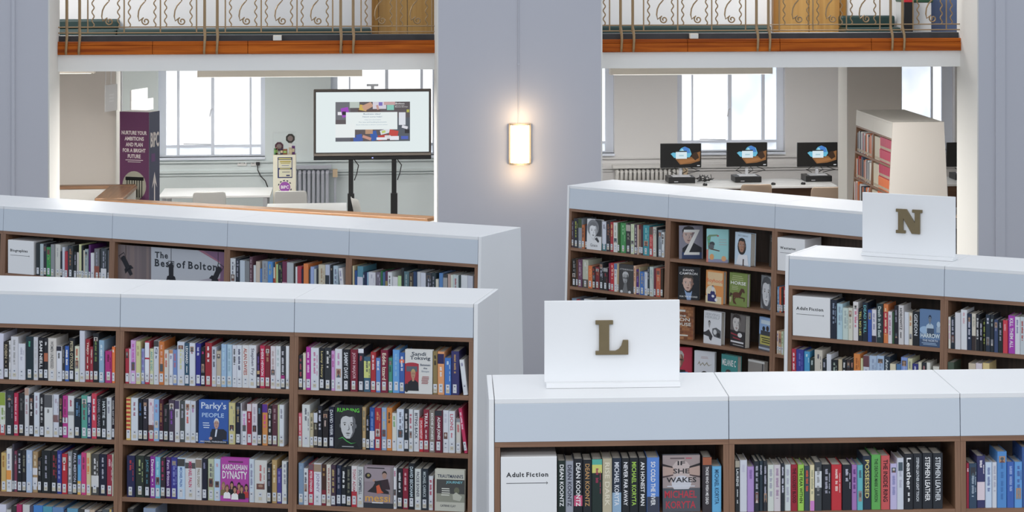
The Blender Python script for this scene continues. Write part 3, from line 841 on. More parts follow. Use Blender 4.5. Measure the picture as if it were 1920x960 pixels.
BOOKS = """
#A 0 0
253 31 228 ccd
284 28 187 2a2622 ROBIN b5a585
313 11 193 d4d4d4 ~ 555
324 40 215 cacacf ~ 999
364 37 181 d0d2da ~ aab
401 43 217 22333a ~ 3fae86
443 25 215 c4c6cc ~ bbb
469 31 214 23232a SAM_NEILL fff
500 23 212 2b2b30 ~ ccc b06040,.35,.55
522 45 213 cfc9c2 WOMEN_UNDRESSED 666
568 28 174 d4d6de ~ 444 2a2a3a,0,.13
596 14 175 3a3a3c ~ 888
610 23 175 3560b0 ~ fff
632 31 216 24262a PETER_O'TOOLE c9bd98
663 25 177 cdd0b8 ~ b53
689 28 255 c6c8d4
717 25 213 9a2430 TREJO e8d8c8
742 17 176 a03040 TREJO e8d8c8
759 31 244 25272b ~ 6f8a4a
790 28 210 86aac4 ~ cde
823 36 158 b02678 ~ 60103a
860 20 180 e8742c ~ fff
879 8 183 b8c0d0
#A 0 1
27 22 172 a8283a ~ e8b090
49 8 172 d8d8dc
57 28 215 c99ad0 ~ c050b0
85 25 211 c8c88a ~ a8a070
110 19 174 8a98c8 ~ 8068b0
130 25 212 b83048 - - d8dce4,.03,.38 d8dce4,.42,.9
155 22 176 c4c8a0 ANT_&_DEC 5aa0a0
177 28 216 c6cad4 CJ 2a3058 444,0,.13
205 28 214 c87028 ~ e0a890
233 22 173 ccc8c0 ~ c05848
255 22 173 d4d6de ~ 88a c08860,0,.1
277 22 174 6f8ac0 ~ b86878
299 39 215 c3cad8 ~ c8c880
338 25 210 31546c LEONARD e8ecf0
363 30 211 cdd2dc ~ a06070
393 28 209 2e2f86 ~ c8c8e0
421 22 192 24242a ~ c83078
443 36 214 98222f ~ f0e0e0
478 25 196 b8bcc8 ~ 445
503 25 176 b4a894 ~ 776
528 27 211 94b4d2 ~ acd
555 27 209 a6c2d4 ~ 8ab
583 25 207 c9ccd6 ~ 444
607 27 208 ced4dc ~ 446
635 36 209 d0d0d0 ALAN_DAVIES b05548
670 38 210 d0d3d8 Stephen_Fry 667
709 16 169 2b2038 ~ 7050a0 c0a070,.5,.6
725 27 209 bd1648 SHERIE_HEWSON f4d8e0
752 27 210 7a2630 ~ b08868
780 27 208 d0c8cc ~ b09a98
807 27 209 cfd4d8 ~ abb
834 22 210 35373d ~ c8c8d0 a02878,.68,.76
856 19 210 d6dade
#A 0 2
18 27 168 2b2b33 ~ a04050
45 16 179 d4cfb4
62 24 209 b2229a ~ f0c0e0
86 41 207 ced2da ~ c06090
127 27 205 24262c Lenny_Henry c8b878
154 35 209 303338 ~ ddd
189 19 194 c890c8 ~ b04890
208 38 205 cfd2d8 ~ c080b0
245 40 204 23262b SAMMY_DAVIS d4dae0
286 38 205 7a2034 JOHN_MAJOR d0a8b0
324 30 209 2f3240 ~ c05058 d8dce4,0,.1
353 35 171 3c6078 ~ 345 c6cc70,.12,.6
388 27 195 ac2830 ~ f0c8d0
415 24 167 5a80c0 ~ dde
439 37 207 7c1c38 Eddie_Izzard e8d8c0
476 21 169 3f9078 ~ 2a5048
498 35 209 5a9cd8 ~ 8bd
532 27 197 3560a8 ~ dde e06030,.17,.25
F 559 141 213 sandi
700 24 208 8c7848 ~ 222
724 34 208 e09860 ~ fff 2c2858,.05,.28
759 32 179 3c74c0 ~ cdf
790 40 211 38386c ~ b89060
851 24 171 d4d8dc ~ 88a l-7
#A 1 0
269 31 213 d0d4c8 ~ 7a9a30 b03838,.75,1 8aa030,0,.3
300 45 225 303238 ~ 889
346 23 213 b82048 ~ e0a0b0
368 31 211 2b2c30 ~ 666
400 25 239 c8c9cc ~ b08890 b09080,0,.15
425 25 207 25252b ~ ccc
451 31 219 c9d0da ~ a08898
482 25 212 25262b ~ bbb
507 45 211 ced0d0 ~ 777 55565a,0,.3
552 31 212 c9cdd8 ~ a9a 806060,.48,.65
583 20 210 28292e ~ 9a8860
603 28 208 b82e88 ~ 803060 c8ccd4,.52,.65
631 34 209 cdd0d2 ~ b03858 888,.37,.46
665 34 197 1f2a38 ~ 5a88b0
699 34 212 4fa090 ~ 80344a
732 22 210 2c3c6c Colin d8dce8 c8ccd8,0,.15
755 28 224 cc3850 ~ f0d8dc
783 25 212 26282c DANIEL_CRAIG 889
808 28 202 2c3034 HATTIE ccd4d8
836 25 208 c4c8cc ~ 889
861 25 207 25222e DANIEL_DAY_LEWIS ccc
#A 1 1
36 25 209 d8b860 - - b83828,.02,.07 b83828,.12,.17 b83828,.22,.27 b83828,.32,.37 b83828,.42,.47 b83828,.52,.57 b83828,.62,.67 b83828,.72,.77
62 39 210 ccd4dc ~ a05068
100 25 206 1d2028 ~ 3a68a0
126 25 207 33303a ~ ccd
151 31 208 d4ccd4 ~ c07898 6a4a40,.62,.78 b02848,.8,1
181 28 206 86aed8 ~ a0789a
209 22 207 4c2030 ~ a07048
231 28 182 24282a ~ 70606a
259 33 207 4a3e50 ~ 8848b0
292 25 205 cdccce ~ 888 4a4060,0,.2
317 25 203 4a5050 ~ aab
342 30 207 d0d4da ~ d04838
372 28 205 c6ccd6 ~ b070a8
400 14 206 2a3048
F 413 157 212 parky
570 33 204 c8be80 ~ 888
603 27 203 25283a ~ 9a8860
630 5 203 c8ccd4
636 27 165 d2d6de ~ c878b8
663 25 202 a02038 ~ e0b0b8 d0c8cc,0,.18
688 30 203 d0ccd4 ~ b0a0b0
718 22 204 24282f ~ 5a8098
739 30 202 d08840 ~ e030a0 5a3090,0,.2
769 22 196 2f2a2c ~ ccc
791 30 202 5c3440 ~ a08088
821 8 202 c4cc98
829 24 203 d2d8de ~ 889
#A 1 2
24 19 164 d86878 ~ f0c8c8 c8bca0,.78,1
43 41 207 cdd2d0 ~ 556
84 19 167 bcb08c ~ 665
103 22 170 3f3a34 ~ 998 c8ccd8,0,.28
124 24 205 23252c ~ ccd
149 30 182 2a2628 ~ c0a8a0
178 30 201 25283a DAVID_WEIR d0d4dc
F 208 140 210 running
348 19 205 b89a68 ~ 776
367 19 164 24282c ~ aab
386 27 206 25509a ~ 6a90d0 d0d4dc,.55,.75
412 32 205 a82430 ~ d09868
444 27 206 88a8cc ~ c0b890
471 27 207 d07e28 ~ 432
498 24 182 cfd0c8 ~ 6aa860
522 37 203 c8d4e4 ~ 667
559 24 205 2a3036 ~ ccc
583 21 205 ccd0d4 ~ b03050
605 29 201 d0d4d8 BITING_BACK 334
634 21 163 c02030 DYLAN_HARTLEY f0d8dc
655 29 205 8c2438 TRULL f0e8e8
684 29 204 857c74 EDDIE_JONES f4f4f4
713 37 203 6c2034 ADAM_JONES f0f0f0 30343c,0,.12
751 29 204 d0d4dc ~ bbc
780 32 202 ced4da LIONS c04860
817 24 167 c8c4bc ~ c05058 888890,0,.1
859 21 218 c02858 ~ f0c0d0 l-8
#A 2 0
282 28 193 c8a860 ~ a06828
311 28 215 d8d8d8 ~ 88a e09030,.5,.72
339 11 237 44404c
350 17 203 7a3850 ~ b08898
367 26 209 22262c ~ aab
393 23 210 2c2c30 ~ 776
416 31 211 a8bcd8 ~ d0d8e8
447 28 204 a88a60 ~ d8c8a8 d0d0d4,.4,.57 d0d0d4,.63,.85
475 20 173 26282c ~ aaa
495 51 212 25292c ~ 99a
546 34 211 25262a ~ a03040
579 25 215 343c8c ~ 8890c8
605 28 200 b82030 ~ f0d8d8
633 25 211 85898e ~ dde
658 28 220 2c3034 PAUL_MERTON bbc
686 20 195 5aa0d0 ~ 8048a0 d8a840,.65,1
706 28 209 c83878 ~ 803058
734 22 210 d0c090 ~ e07828
756 42 203 4a4a48 ~ ddd ccc,.52,.8
798 42 205 232638 ~ aab
840 31 204 9a2840 ~ d8a8b0
871 8 205 c4c0ac
879 17 208 c0bca8 ~ 998
#A 2 1
46 42 205 2a2c50 ~ c03038
88 47 205 2f3830 ~ b0c080
135 31 203 23282c JADE 4a8898
166 28 205 8c2c98 Davina f0e0f0
193 28 203 68b4cc ~ a8d8e0
221 25 201 3a3038 ~ b03060
246 28 203 4a2a68 Fern_Britton d0c0e0
274 33 204 3c3c90 ~ 8890d0
307 41 203 b8d0e8 MICHAEL_PALIN 3060a8 444,.02,.2
348 55 202 cfcfd0 MICHAEL_PALIN c03068 555,.1,.24
403 33 204 d0d0d0 PAUL_O'GRADY 8a7a58 8a7868,.02,.22
436 27 205 262838 ~ 88a
464 33 203 b8c0a0 ~ 556
497 33 205 b8d0e8 ~ d09aa8
F 530 148 213 dynasty
677 27 212 c4d0dc ~ 88a
705 65 208 cfcfca ~ c04848
770 22 192 26282e ~ 667
792 27 211 b89860 ~ e0d0a8
819 24 170 4c4490 ~ 8880c0
844 33 208 cfd2d0 ~ 889
876 8 206 3a4450
#A 2 2
30 27 203 7a94b0 ~ 90a8c0
57 22 178 d0d4d8 ~ 445
79 27 198 c02048 PETER_STRINGER f4e0e4 705860,0,.14
106 40 204 d6d8e0 JONNY 9a88a8 a08870,.02,.2
147 24 200 4a3028 ~ b08848 802030,.62,1
171 24 201 d4d0c4 WILLIE_JOHN a03838
195 24 200 4a3848 ~ c0a868
219 27 198 283048 ~ 889
246 24 191 25292f ~ e0e4e8
270 27 197 26292c ~ 776
297 30 199 d8d4d4 TONY_ADAMS b04058 b82030,.62,1
327 32 197 c0c4c4 SOL_CAMPBELL 556
F 359 150 203 messi
509 16 199 d8d8dc ~ b03870
525 29 195 282a30 ~ d8dce0
554 29 196 8c2038 ~ e0a8b0
583 32 223 1f2429 DAVID_BECKHAM c0d0d8
615 32 198 cfd4d0 PACKIE_BONNER 556
647 35 200 2c343c MICHAEL_CARRICK b8c4c8
682 24 165 d0d4da ~ b03050
705 8 150 702028
F 713 151 200 journey
#A 3 0
273 40 215 ccd
313 28 190 bbb
341 28 210 3a3a3c
369 28 219 b02860
398 40 218 c8c8c8
437 20 213 505068
457 51 218 3c80c8
508 51 215 4898b0
559 59 214 6088b8
618 17 200 445
634 59 210 5a98b8
693 34 209 444
727 28 208 d0d0d4
755 28 209 c0a890
783 34 202 334
817 39 212 555c60
856 25 213 d0b060
881 20 214 556
#A 3 1
53 31 223 444
136 64 230 8898b0
#L 0 0
242 31 204 23302c DEAN_KOONTZ e8ecec
272 31 203 9498a4 DEAN_KOONTZ 334
303 35 211 24262c DEAN_KOONTZ e8e8ec c04870,.66,.85
338 35 207 26292e DEAN_KOONTZ b88a50
372 41 210 25332f ~ 993050 4aa898,0,.1 c8c860,.1,.25
413 37 212 b4aa8e RISE_DARK d8d0b8
450 37 211 2a3444 MICHAEL_KORYTA d8dce8 88a8c4,.62,1
487 31 211 26292d NEVER_FAR_AWAY e0e0e4
517 35 212 24282d MICHAEL_KORYTA 9cc83c
552 31 212 272a2e AN_HONEST_MAN e8e8ec
583 49 213 4f80cc SO_COLD_THE_RIVER e8ecf4 3a3f50,.7,1
F 644 148 216 wakes
798 37 210 3a3438 THOSE_WHO_WISH_ME_DEAD e8e0e0 a05838,0,.14
835 37 175 5aa8d4 MICHAEL_KORYTA 2a5070
#L 0 1
18 25 196 2b2e30 LAURENS d0d4d4 a09888,0,.13
42 29 198 c6c9d2 ~ bbc
71 27 173 a888c4 ~ 8060a0
98 19 193 2b2f36 ~ aab
117 16 193 2c3a44 ~ aab
133 16 193 33363c ~ aab
150 25 178 c6ccc4 ~ 99a
174 27 178 c8c0c4 ~ a080a0
201 14 184 2b3038 ~ ccd
216 25 177 c8d0d0 ~ aab
240 27 177 9a1c30 THE_COLDEST_BLOOD 3a1018
267 25 177 94c840 THE_FEAR_WITHIN 2a3a18
292 21 172 3a4852 ~ d05030
313 19 176 d8cca0 ~ a0a080 c878c0,.78,1
331 29 186 404448 ~ 888 c8ccd0,.18,.52
360 37 175 25272c ~ aab
397 41 175 c02430 ~ e8c0b8
439 37 174 25272f ~ bbc
476 21 174 a070b0 ~ 60307a
497 23 173 58b0b8 ~ 456
520 33 206 2a3444 POSSESSED d0c470
553 37 211 58a84c THE_DEATHS_MARK_LAWSON 2a4a2a
590 35 207 c85050 THE_INSIDE_RING 33141a
626 27 176 b8b0d4 ~ 8888b8
652 27 198 c4c9d4 ~ aab
680 35 214 2a2c31 Leather e8e8ec
715 37 213 2b2e34 STEPHEN_LEATHER_LIGHT_TOUCH d0d4d8
752 40 215 2c2f35 STEPHEN_LEATHER e8ecf0
792 40 214 2d3036 STEPHEN_LEATHER d0d4d8
#L 0 2
13 21 174 981c38 ~ e0c0c8
33 31 173 34485e ~ 99a8b8
65 33 200 3c3c68 ~ e0d8e0 d8c8d0,.5,.85
98 27 176 bccce0 ~ 6878a8
125 19 176 c8ccd4 ~ aab
144 38 217 4a88c8 ~ 3a70b0
182 29 177 3a62b0 ~ 90a8d8
211 31 177 5a98d4 ~ 4a60a0
242 29 232 3a5c98
#N 0 0
248 38 215 252c3c ~ 8898b0
286 34 197 a8c8d4 ~ 89a
320 34 176 c0d0c8 ~ 9aa
354 25 178 d0d0c0 ~ aa9
379 31 213 d8d4d4 ~ d06080
410 25 176 262a30 TELL_NO_LIES d0c860
435 31 214 222c3a DEAD_STILL 60b0b8
466 25 175 3858a8 ~ c8c870
490 28 179 d4d0d8 ~ 88a 302838,.8,1
518 37 214 2a3c40 Death_in_the_East c8d4d0
555 28 213 d87838 ~ f0c8a0 b83040,.2,.75
582 24 174 d4d0d4 ~ b07898
607 12 173 3a5c40
619 24 209 28262f ~ 889
643 30 214 ccc8c8 HOROWITZ 2a2a30
674 27 178 d0d4dc
701 21 177 d4ccb8 ~ c08050
722 39 185 24272c GIDEON ccd0d4
F 761 120 200 harrow
#N 0 1
20 18 170 d8d4c8 ~ d0a0b8
38 24 172 262f3a ~ aab
62 30 197 d0d0d4
92 36 214 d6d8dc ~ d0a0a8
127 27 196 25324a ~ ccd
154 24 198 d0c8b8 ~ aa9 3a3030,.6,1
177 21 196 26282e ~ ccc
198 18 169 24262a ~ bbc
215 15 170 25271f ~ a0b040
230 26 198 2c3848 ~ ccd
256 20 199 2c3238 ~ 9aa
277 23 175 3c4c70 ~ 88a
300 26 174 243030 ~ 99a
326 26 176 d03848 ~ e8a0a8
353 38 202 a838b0 KILL_THEM_ALL f0e0f4
390 29 198 d4d6dc ~ 88a
419 26 200 c0c8cc ~ b04038
#N 1 0
22 29 206 b82840 ~ f0d0d8
51 44 206 383c90 ~ 6a70c0
95 35 197 3c98c8 ~ c0e0f0
130 28 164 2f3834 ~ bcc
158 47 211 c8c0b0 ~ 3a3858
205 25 164 2a3038 ~ aab
230 28 193 d0d4dc
259 37 166 24282c ~ aba
296 25 169 c8b898
321 25 171 22262a ~ ddd
346 25 173 3a3030 ~ c05848
371 19 175 2a2a2c ~ c08878
389 37 209 d88030 ~ a05820
426 15 185 d0d0a0
442 37 202 c8ccd8 ~ 88a 6a4048,0,.3
479 43 205 a8bcd4 ~ 8898b8
522 43 209 a4bcd8 ~ 8898b8
565 34 209 2c3844 Anne d0d8dc
598 33 171 d8d0b0
632 27 171 4878a8
659 39 211 7a94d0 ~ a8b8e0
698 27 208 c8c8a0 ~ 887
726 33 182 343880 ~ ccd
759 18 193 d4d0b8
777 27 192 2c3038 ~ c08080
804 21 194 d8d8d0
840 39 177 d0ccc0
#N 1 1
23 36 207 4a5848
139 41 211 c8b8a0
180 35 215 d4c8d0
216 38 218 d8c080
#M 0 0
24 20 193 4a3848 ~ 889
44 45 211 2c3038 ~ b0b840
89 35 210 889098 ~ 88a 405030,0,.3
124 25 170 b86838 ~ 333
148 20 168 2a3040
F 168 138 217 portrait
307 39 208 c8ccd8 ~ 445 287078,.76,1
346 39 211 322e34 ~ a06848
385 29 210 a83038 ~ c8b070
414 39 209 d0d2cc ~ 998
453 19 211 3c5c30
472 53 211 3c8c4c ~ a0d0a0
525 43 211 38363a ~ 998 a8a098,.04,.25
569 34 210 c0cca8 ~ aac090
602 29 209 584858 ~ bbb
631 10 210 d8c0a8
641 19 211 806850 - - 701828,0,.15
660 19 205 4c2c38
679 57 212 2c8c98 ~ a0d0c8
736 33 201 b83c40 ~ d89088 605048,0,.25
769 33 207 b8b8ac ~ 998
802 9 205 2a2c30
811 33 188 889098 ~ dde
844 23 175 d0d4d4 ~ 333
#M 1 0
37 40 198 23211f ~ 999
77 20 196 5a3a28
97 35 199 6a4060 ~ b8a0b0
132 55 199 b4b8a4 ~ ddd 55504a,.7,1
187 40 161 d87030 ~ e8a060
226 30 157 2c2c2e ~ c04030
256 39 160 7a2028 ~ b07050
295 34 198 2c3034 ~ ccd
330 44 163 2a262a ~ a02838 999,.02,.18
374 20 196 8c2848
393 34 199 c02430 ~ e8c0b0
427 29 198 d0d0cc ~ 88a 5878a8,0,.2
456 15 200 b8a078
F 471 135 199 dark
606 19 199 d8b090 ~ b06040
625 24 174 4a2880 ~ 8870b0
649 10 191 b0a078
658 43 163 3c70b8 ~ c0a860
701 28 163 c8d0dc ~ bbb
730 19 202 2c3840 ~ 99a
749 33 205 b8c4c0 ~ 8aa
782 19 196 702038
801 42 199 c05838 ~ c8b088
843 23 198 3a2c20
#M 2 0
46 45 194 7088a0
91 30 190 b02838
121 35 197 404858
156 84 200 d0d4d8
240 79 177 556
#M 1 2
30 17 171 5888b0 ~ bcd
47 17 169 d86030
65 13 167 333
78 22 169 b82830 ~ e0a0a0
99 30 168 ccc
#M 2 2
33 17 155 d8c0a8 ~ 7060a0
50 22 153 c8a078 ~ a04838
72 17 155 c0c8a8 ~ 6a9050
89 34 151 889
#B 0 0
277 33 215 252d30
311 31 210 a8b8bc
342 27 211 30303a ~ 889
368 35 192 2c8c48 ~ 80b850
404 31 212 888c90
435 44 214 c8c8c0 ~ aaa
479 18 170 262a34
496 22 199 c0c8d4
518 26 173 b02838
544 44 213 343a3e ~ b07848
588 26 174 2b3034 ~ 99a
614 17 171 c8c0bc
632 22 225 c8cc98
654 17 219 22262a
671 13 189 d0c8b0
684 26 197 98a8a8 ~ 788
710 17 226 5a2868
727 30 175 d4d4d8
758 43 205 6c6c70 ~ 99a 8c4838,.55,1
801 13 203 24262a
814 47 212 3c4348 ~ aab d0d0d4,.62,1
861 13 200 555a60
#B 0 2
17 49 207 c8ccd0 ~ 445
65 32 210 2c323c ~ 99a
98 40 199 b4c0cc
138 36 198 7c8084
174 24 226 5c3c48 ~ a08890
198 20 174 c8d0d4
218 32 199 c0b0a0
250 16 157 4878b8
266 44 206 9098a0 ~ 778
310 36 205 4888c8 ~ b0b070
346 16 170 d0c8b8 - - a03020,.4,1
361 8 204 b87830
369 16 191 a8c888
385 32 203 262c30 ~ 90a060
417 36 212 6c2848 - - b08898,.6,1
452 47 208 a8b0b4
500 12 203 3a2a24
511 16 184 d0d4d8
527 31 189 b03848
558 16 174 2a1c38
574 35 208 d87830
609 12 173 3c4858
621 27 191 90a4d0
648 19 179 b0b8b8
668 16 180 2c3034
683 50 209 c0b8a0 ~ a08060
734 31 211 b4bcd0 - - 303840,.3,1
765 23 210 24282c ~ 987
788 35 208 a8bcc8 ~ 668
846 27 195 d0d0d4 ~ 88a l-6
#B 0 3
18 11 216 34383c
30 11 217 c8b890
41 19 188 285090
61 42 216 50889c - - c8c8d8,.3,1
102 15 182 304058 ~ ccd
118 15 183 283058
133 11 184 88b0c8
144 49 186 ccccd4 ~ aab
194 34 188 706878 ~ bbc
228 15 197 2c6c40
243 19 191 486890
262 19 199 5a3450 - - 90804c,.3,.8
280 30 194 d0d4d8 ~ 543
310 38 167 d0d0d4
348 26 175 a8cc90
374 19 225 2c3034
393 37 205 507078 ~ 9aa
430 30 200 4a4038 ~ a09878
460 22 208 2c4468
482 26 207 c0c4c8
508 37 205 c4c8d4
545 41 208 3c4048 ~ aab
586 29 210 303c40 ~ 889
615 18 173 ccc8b8
634 29 210 5080b8
663 33 206 3c4044 - - 999,.1,.4
696 22 207 b09890
718 15 205 d0d8c8
733 40 207 b8c4c4 ~ a04858
773 11 206 3c4c4c
784 47 208 d0d4d8
831 36 207 b8bcc8
"""

# ------------------------------------------------------------------ printed covers (flat print on the face-out books)
def person_ops(cx, cy, s, skin, hair, cloth, long_hair=False):
    """a small printed figure: shoulders, neck, head, hair, features; s = head height"""
    o = []
    if long_hair:
        o.append(('e', cx, cy - s * .1, s * .50, s * .78, hair))
    o.append(('p', [(cx - s * .95, cy - s * 1.7), (cx + s * .95, cy - s * 1.7), (cx + s * .85, cy - s * .85), (cx + s * .3, cy - s * .58), (cx - s * .3, cy - s * .58), (cx - s * .85, cy - s * .85)], cloth))
    o.append(('p', [(cx - s * .17, cy - s * .72), (cx + s * .17, cy - s * .72), (cx + s * .17, cy - s * .3), (cx - s * .17, cy - s * .3)], skin))
    o.append(('e', cx, cy, s * .36, s * .5, skin))
    o.append(('a', cx, cy + s * .06, s * .39, s * .5, hair))
    for k in (-1, 1):
        o.append(('e', cx + k * s * .14, cy + s * .03, s * .055, s * .028, '222'))
        o.append(('r', cx + k * s * .14 - s * .08, cy + s * .10, cx + k * s * .14 + s * .08, cy + s * .125, '332'))
    o.append(('p', [(cx - s * .02, cy + s * .02), (cx + s * .05, cy - s * .12), (cx - s * .04, cy - s * .12)], 'a08a78'))
    o.append(('e', cx, cy - s * .24, s * .12, s * .03, '8a4a44'))
    return o
def face_ops(cx, cy, rx, ry, skin, shade, hair, dark='2a2628', lips='8a5450', style='short'):
    """a large printed face, lit from the left"""
    o = []
    if style == 'long':
        o.append(('e', cx, cy - ry * .15, rx * 1.35, ry * 1.25, hair))
    o += [('e', cx - rx * 1.0, cy - ry * .02, rx * .14, ry * .17, shade), ('e', cx + rx * 1.0, cy - ry * .02, rx * .14, ry * .17, shade)]
    o.append(('p', [(cx + rx * a, cy + ry * b) for a, b in ((-.98, .35), (-.97, -.05), (-.86, -.45), (-.55, -.85), (-.2, -1.0), (.2, -1.0), (.55, -.85), (.86, -.45), (.97, -.05), (.98, .35), (.8, .8), (.4, .98), (-.4, .98), (-.8, .8))], skin))
    o.append(('p', [(cx + rx * a, cy + ry * b) for a, b in ((.98, .35), (.8, .8), (.5, .9), (.62, .3), (.5, -.1), (.6, -.5), (.25, -1.0), (.55, -.85), (.86, -.45), (.97, -.05))], shade))
    o.append(('p', [(cx + rx * a, cy + ry * b) for a, b in ((-1.04, .15), (-1.1, .7), (-.75, 1.08), (0, 1.22), (.75, 1.08), (1.1, .7), (1.04, .15), (.92, .5), (.7, .72), (.2, .66), (-.3, .74), (-.72, .66), (-.92, .5))], hair))
    for k in (-1, 1):
        o.append(('p', [(cx + rx * (k * a), cy + ry * b) for a, b in ((.18, .20), (.45, .27), (.74, .18), (.45, .21))], dark))
        o.append(('e', cx + k * rx * .44, cy + ry * .06, rx * .19, ry * .065, 'd8d4d0'))
        o.append(('e', cx + k * rx * .44, cy + ry * .06, rx * .09, ry * .06, dark))
        o.append(('p', [(cx + rx * (k * a), cy + ry * b) for a, b in ((.22, .07), (.44, .14), (.68, .07), (.44, .115))], dark))
    o.append(('p', [(cx + rx * a, cy + ry * b) for a, b in ((.06, .15), (.22, -.28), (.02, -.36), (.0, -.3), (.1, -.26))], shade))
    o.append(('p', [(cx + rx * a, cy + ry * b) for a, b in ((-.14, -.33), (.0, -.37), (.16, -.33), (.0, -.345))], dark))
    o.append(('p', [(cx + rx * a, cy + ry * b) for a, b in ((-.34, -.58), (-.1, -.535), (0, -.55), (.1, -.535), (.34, -.58), (.1, -.66), (-.1, -.66))], lips))
    o.append(('p', [(cx + rx * a, cy + ry * b) for a, b in ((-.34, -.58), (0, -.575), (.34, -.58), (0, -.605))], dark))
    o.append(('p', [(cx + rx * a, cy + ry * b) for a, b in ((-.2, -.74), (.22, -.74), (.1, -.78), (-.1, -.78))], shade))
    return o
def lines_ops(x0, x1, y, n, h, col, gap=1.9):
    r = random.Random(int(x0 * 1000 + y * 77))
    return [('r', x0 + r.uniform(0, .12) * (x1 - x0), y - k * h * gap - h, x1 - r.uniform(0, .15) * (x1 - x0), y - k * h * gap, col) for k in range(n)]
ART_BASE = {'sandi': 'd0d0cc', 'parky': '2f5aa8', 'running': '26282a', 'dynasty': 'b03aa0', 'messi': '8f8088', 'journey': 'c0bfb0', 'wakes': '55585f', 'harrow': '5878a0', 'portrait': 'c8cacc',
            'dark': '3a3a3c', 'zed': '82808e', 'garden': '8cc4c4', 'lady': 'b8ccdc', 'grim': '55524e', 'statesman': '22262c', 'boyhood': 'd88a3a', 'horse': '74883c', 'monolady': '8c9094', 'ironhouse': '9a6038',
            'serving': 'd4d6da', 'monoman': '3a3638', 'yellow': '8fb0dc', 'redman': 'c02a48', 'jane': 'd0d2d8', 'teal': '2c8a88', 'greyhead': '8c8680'}
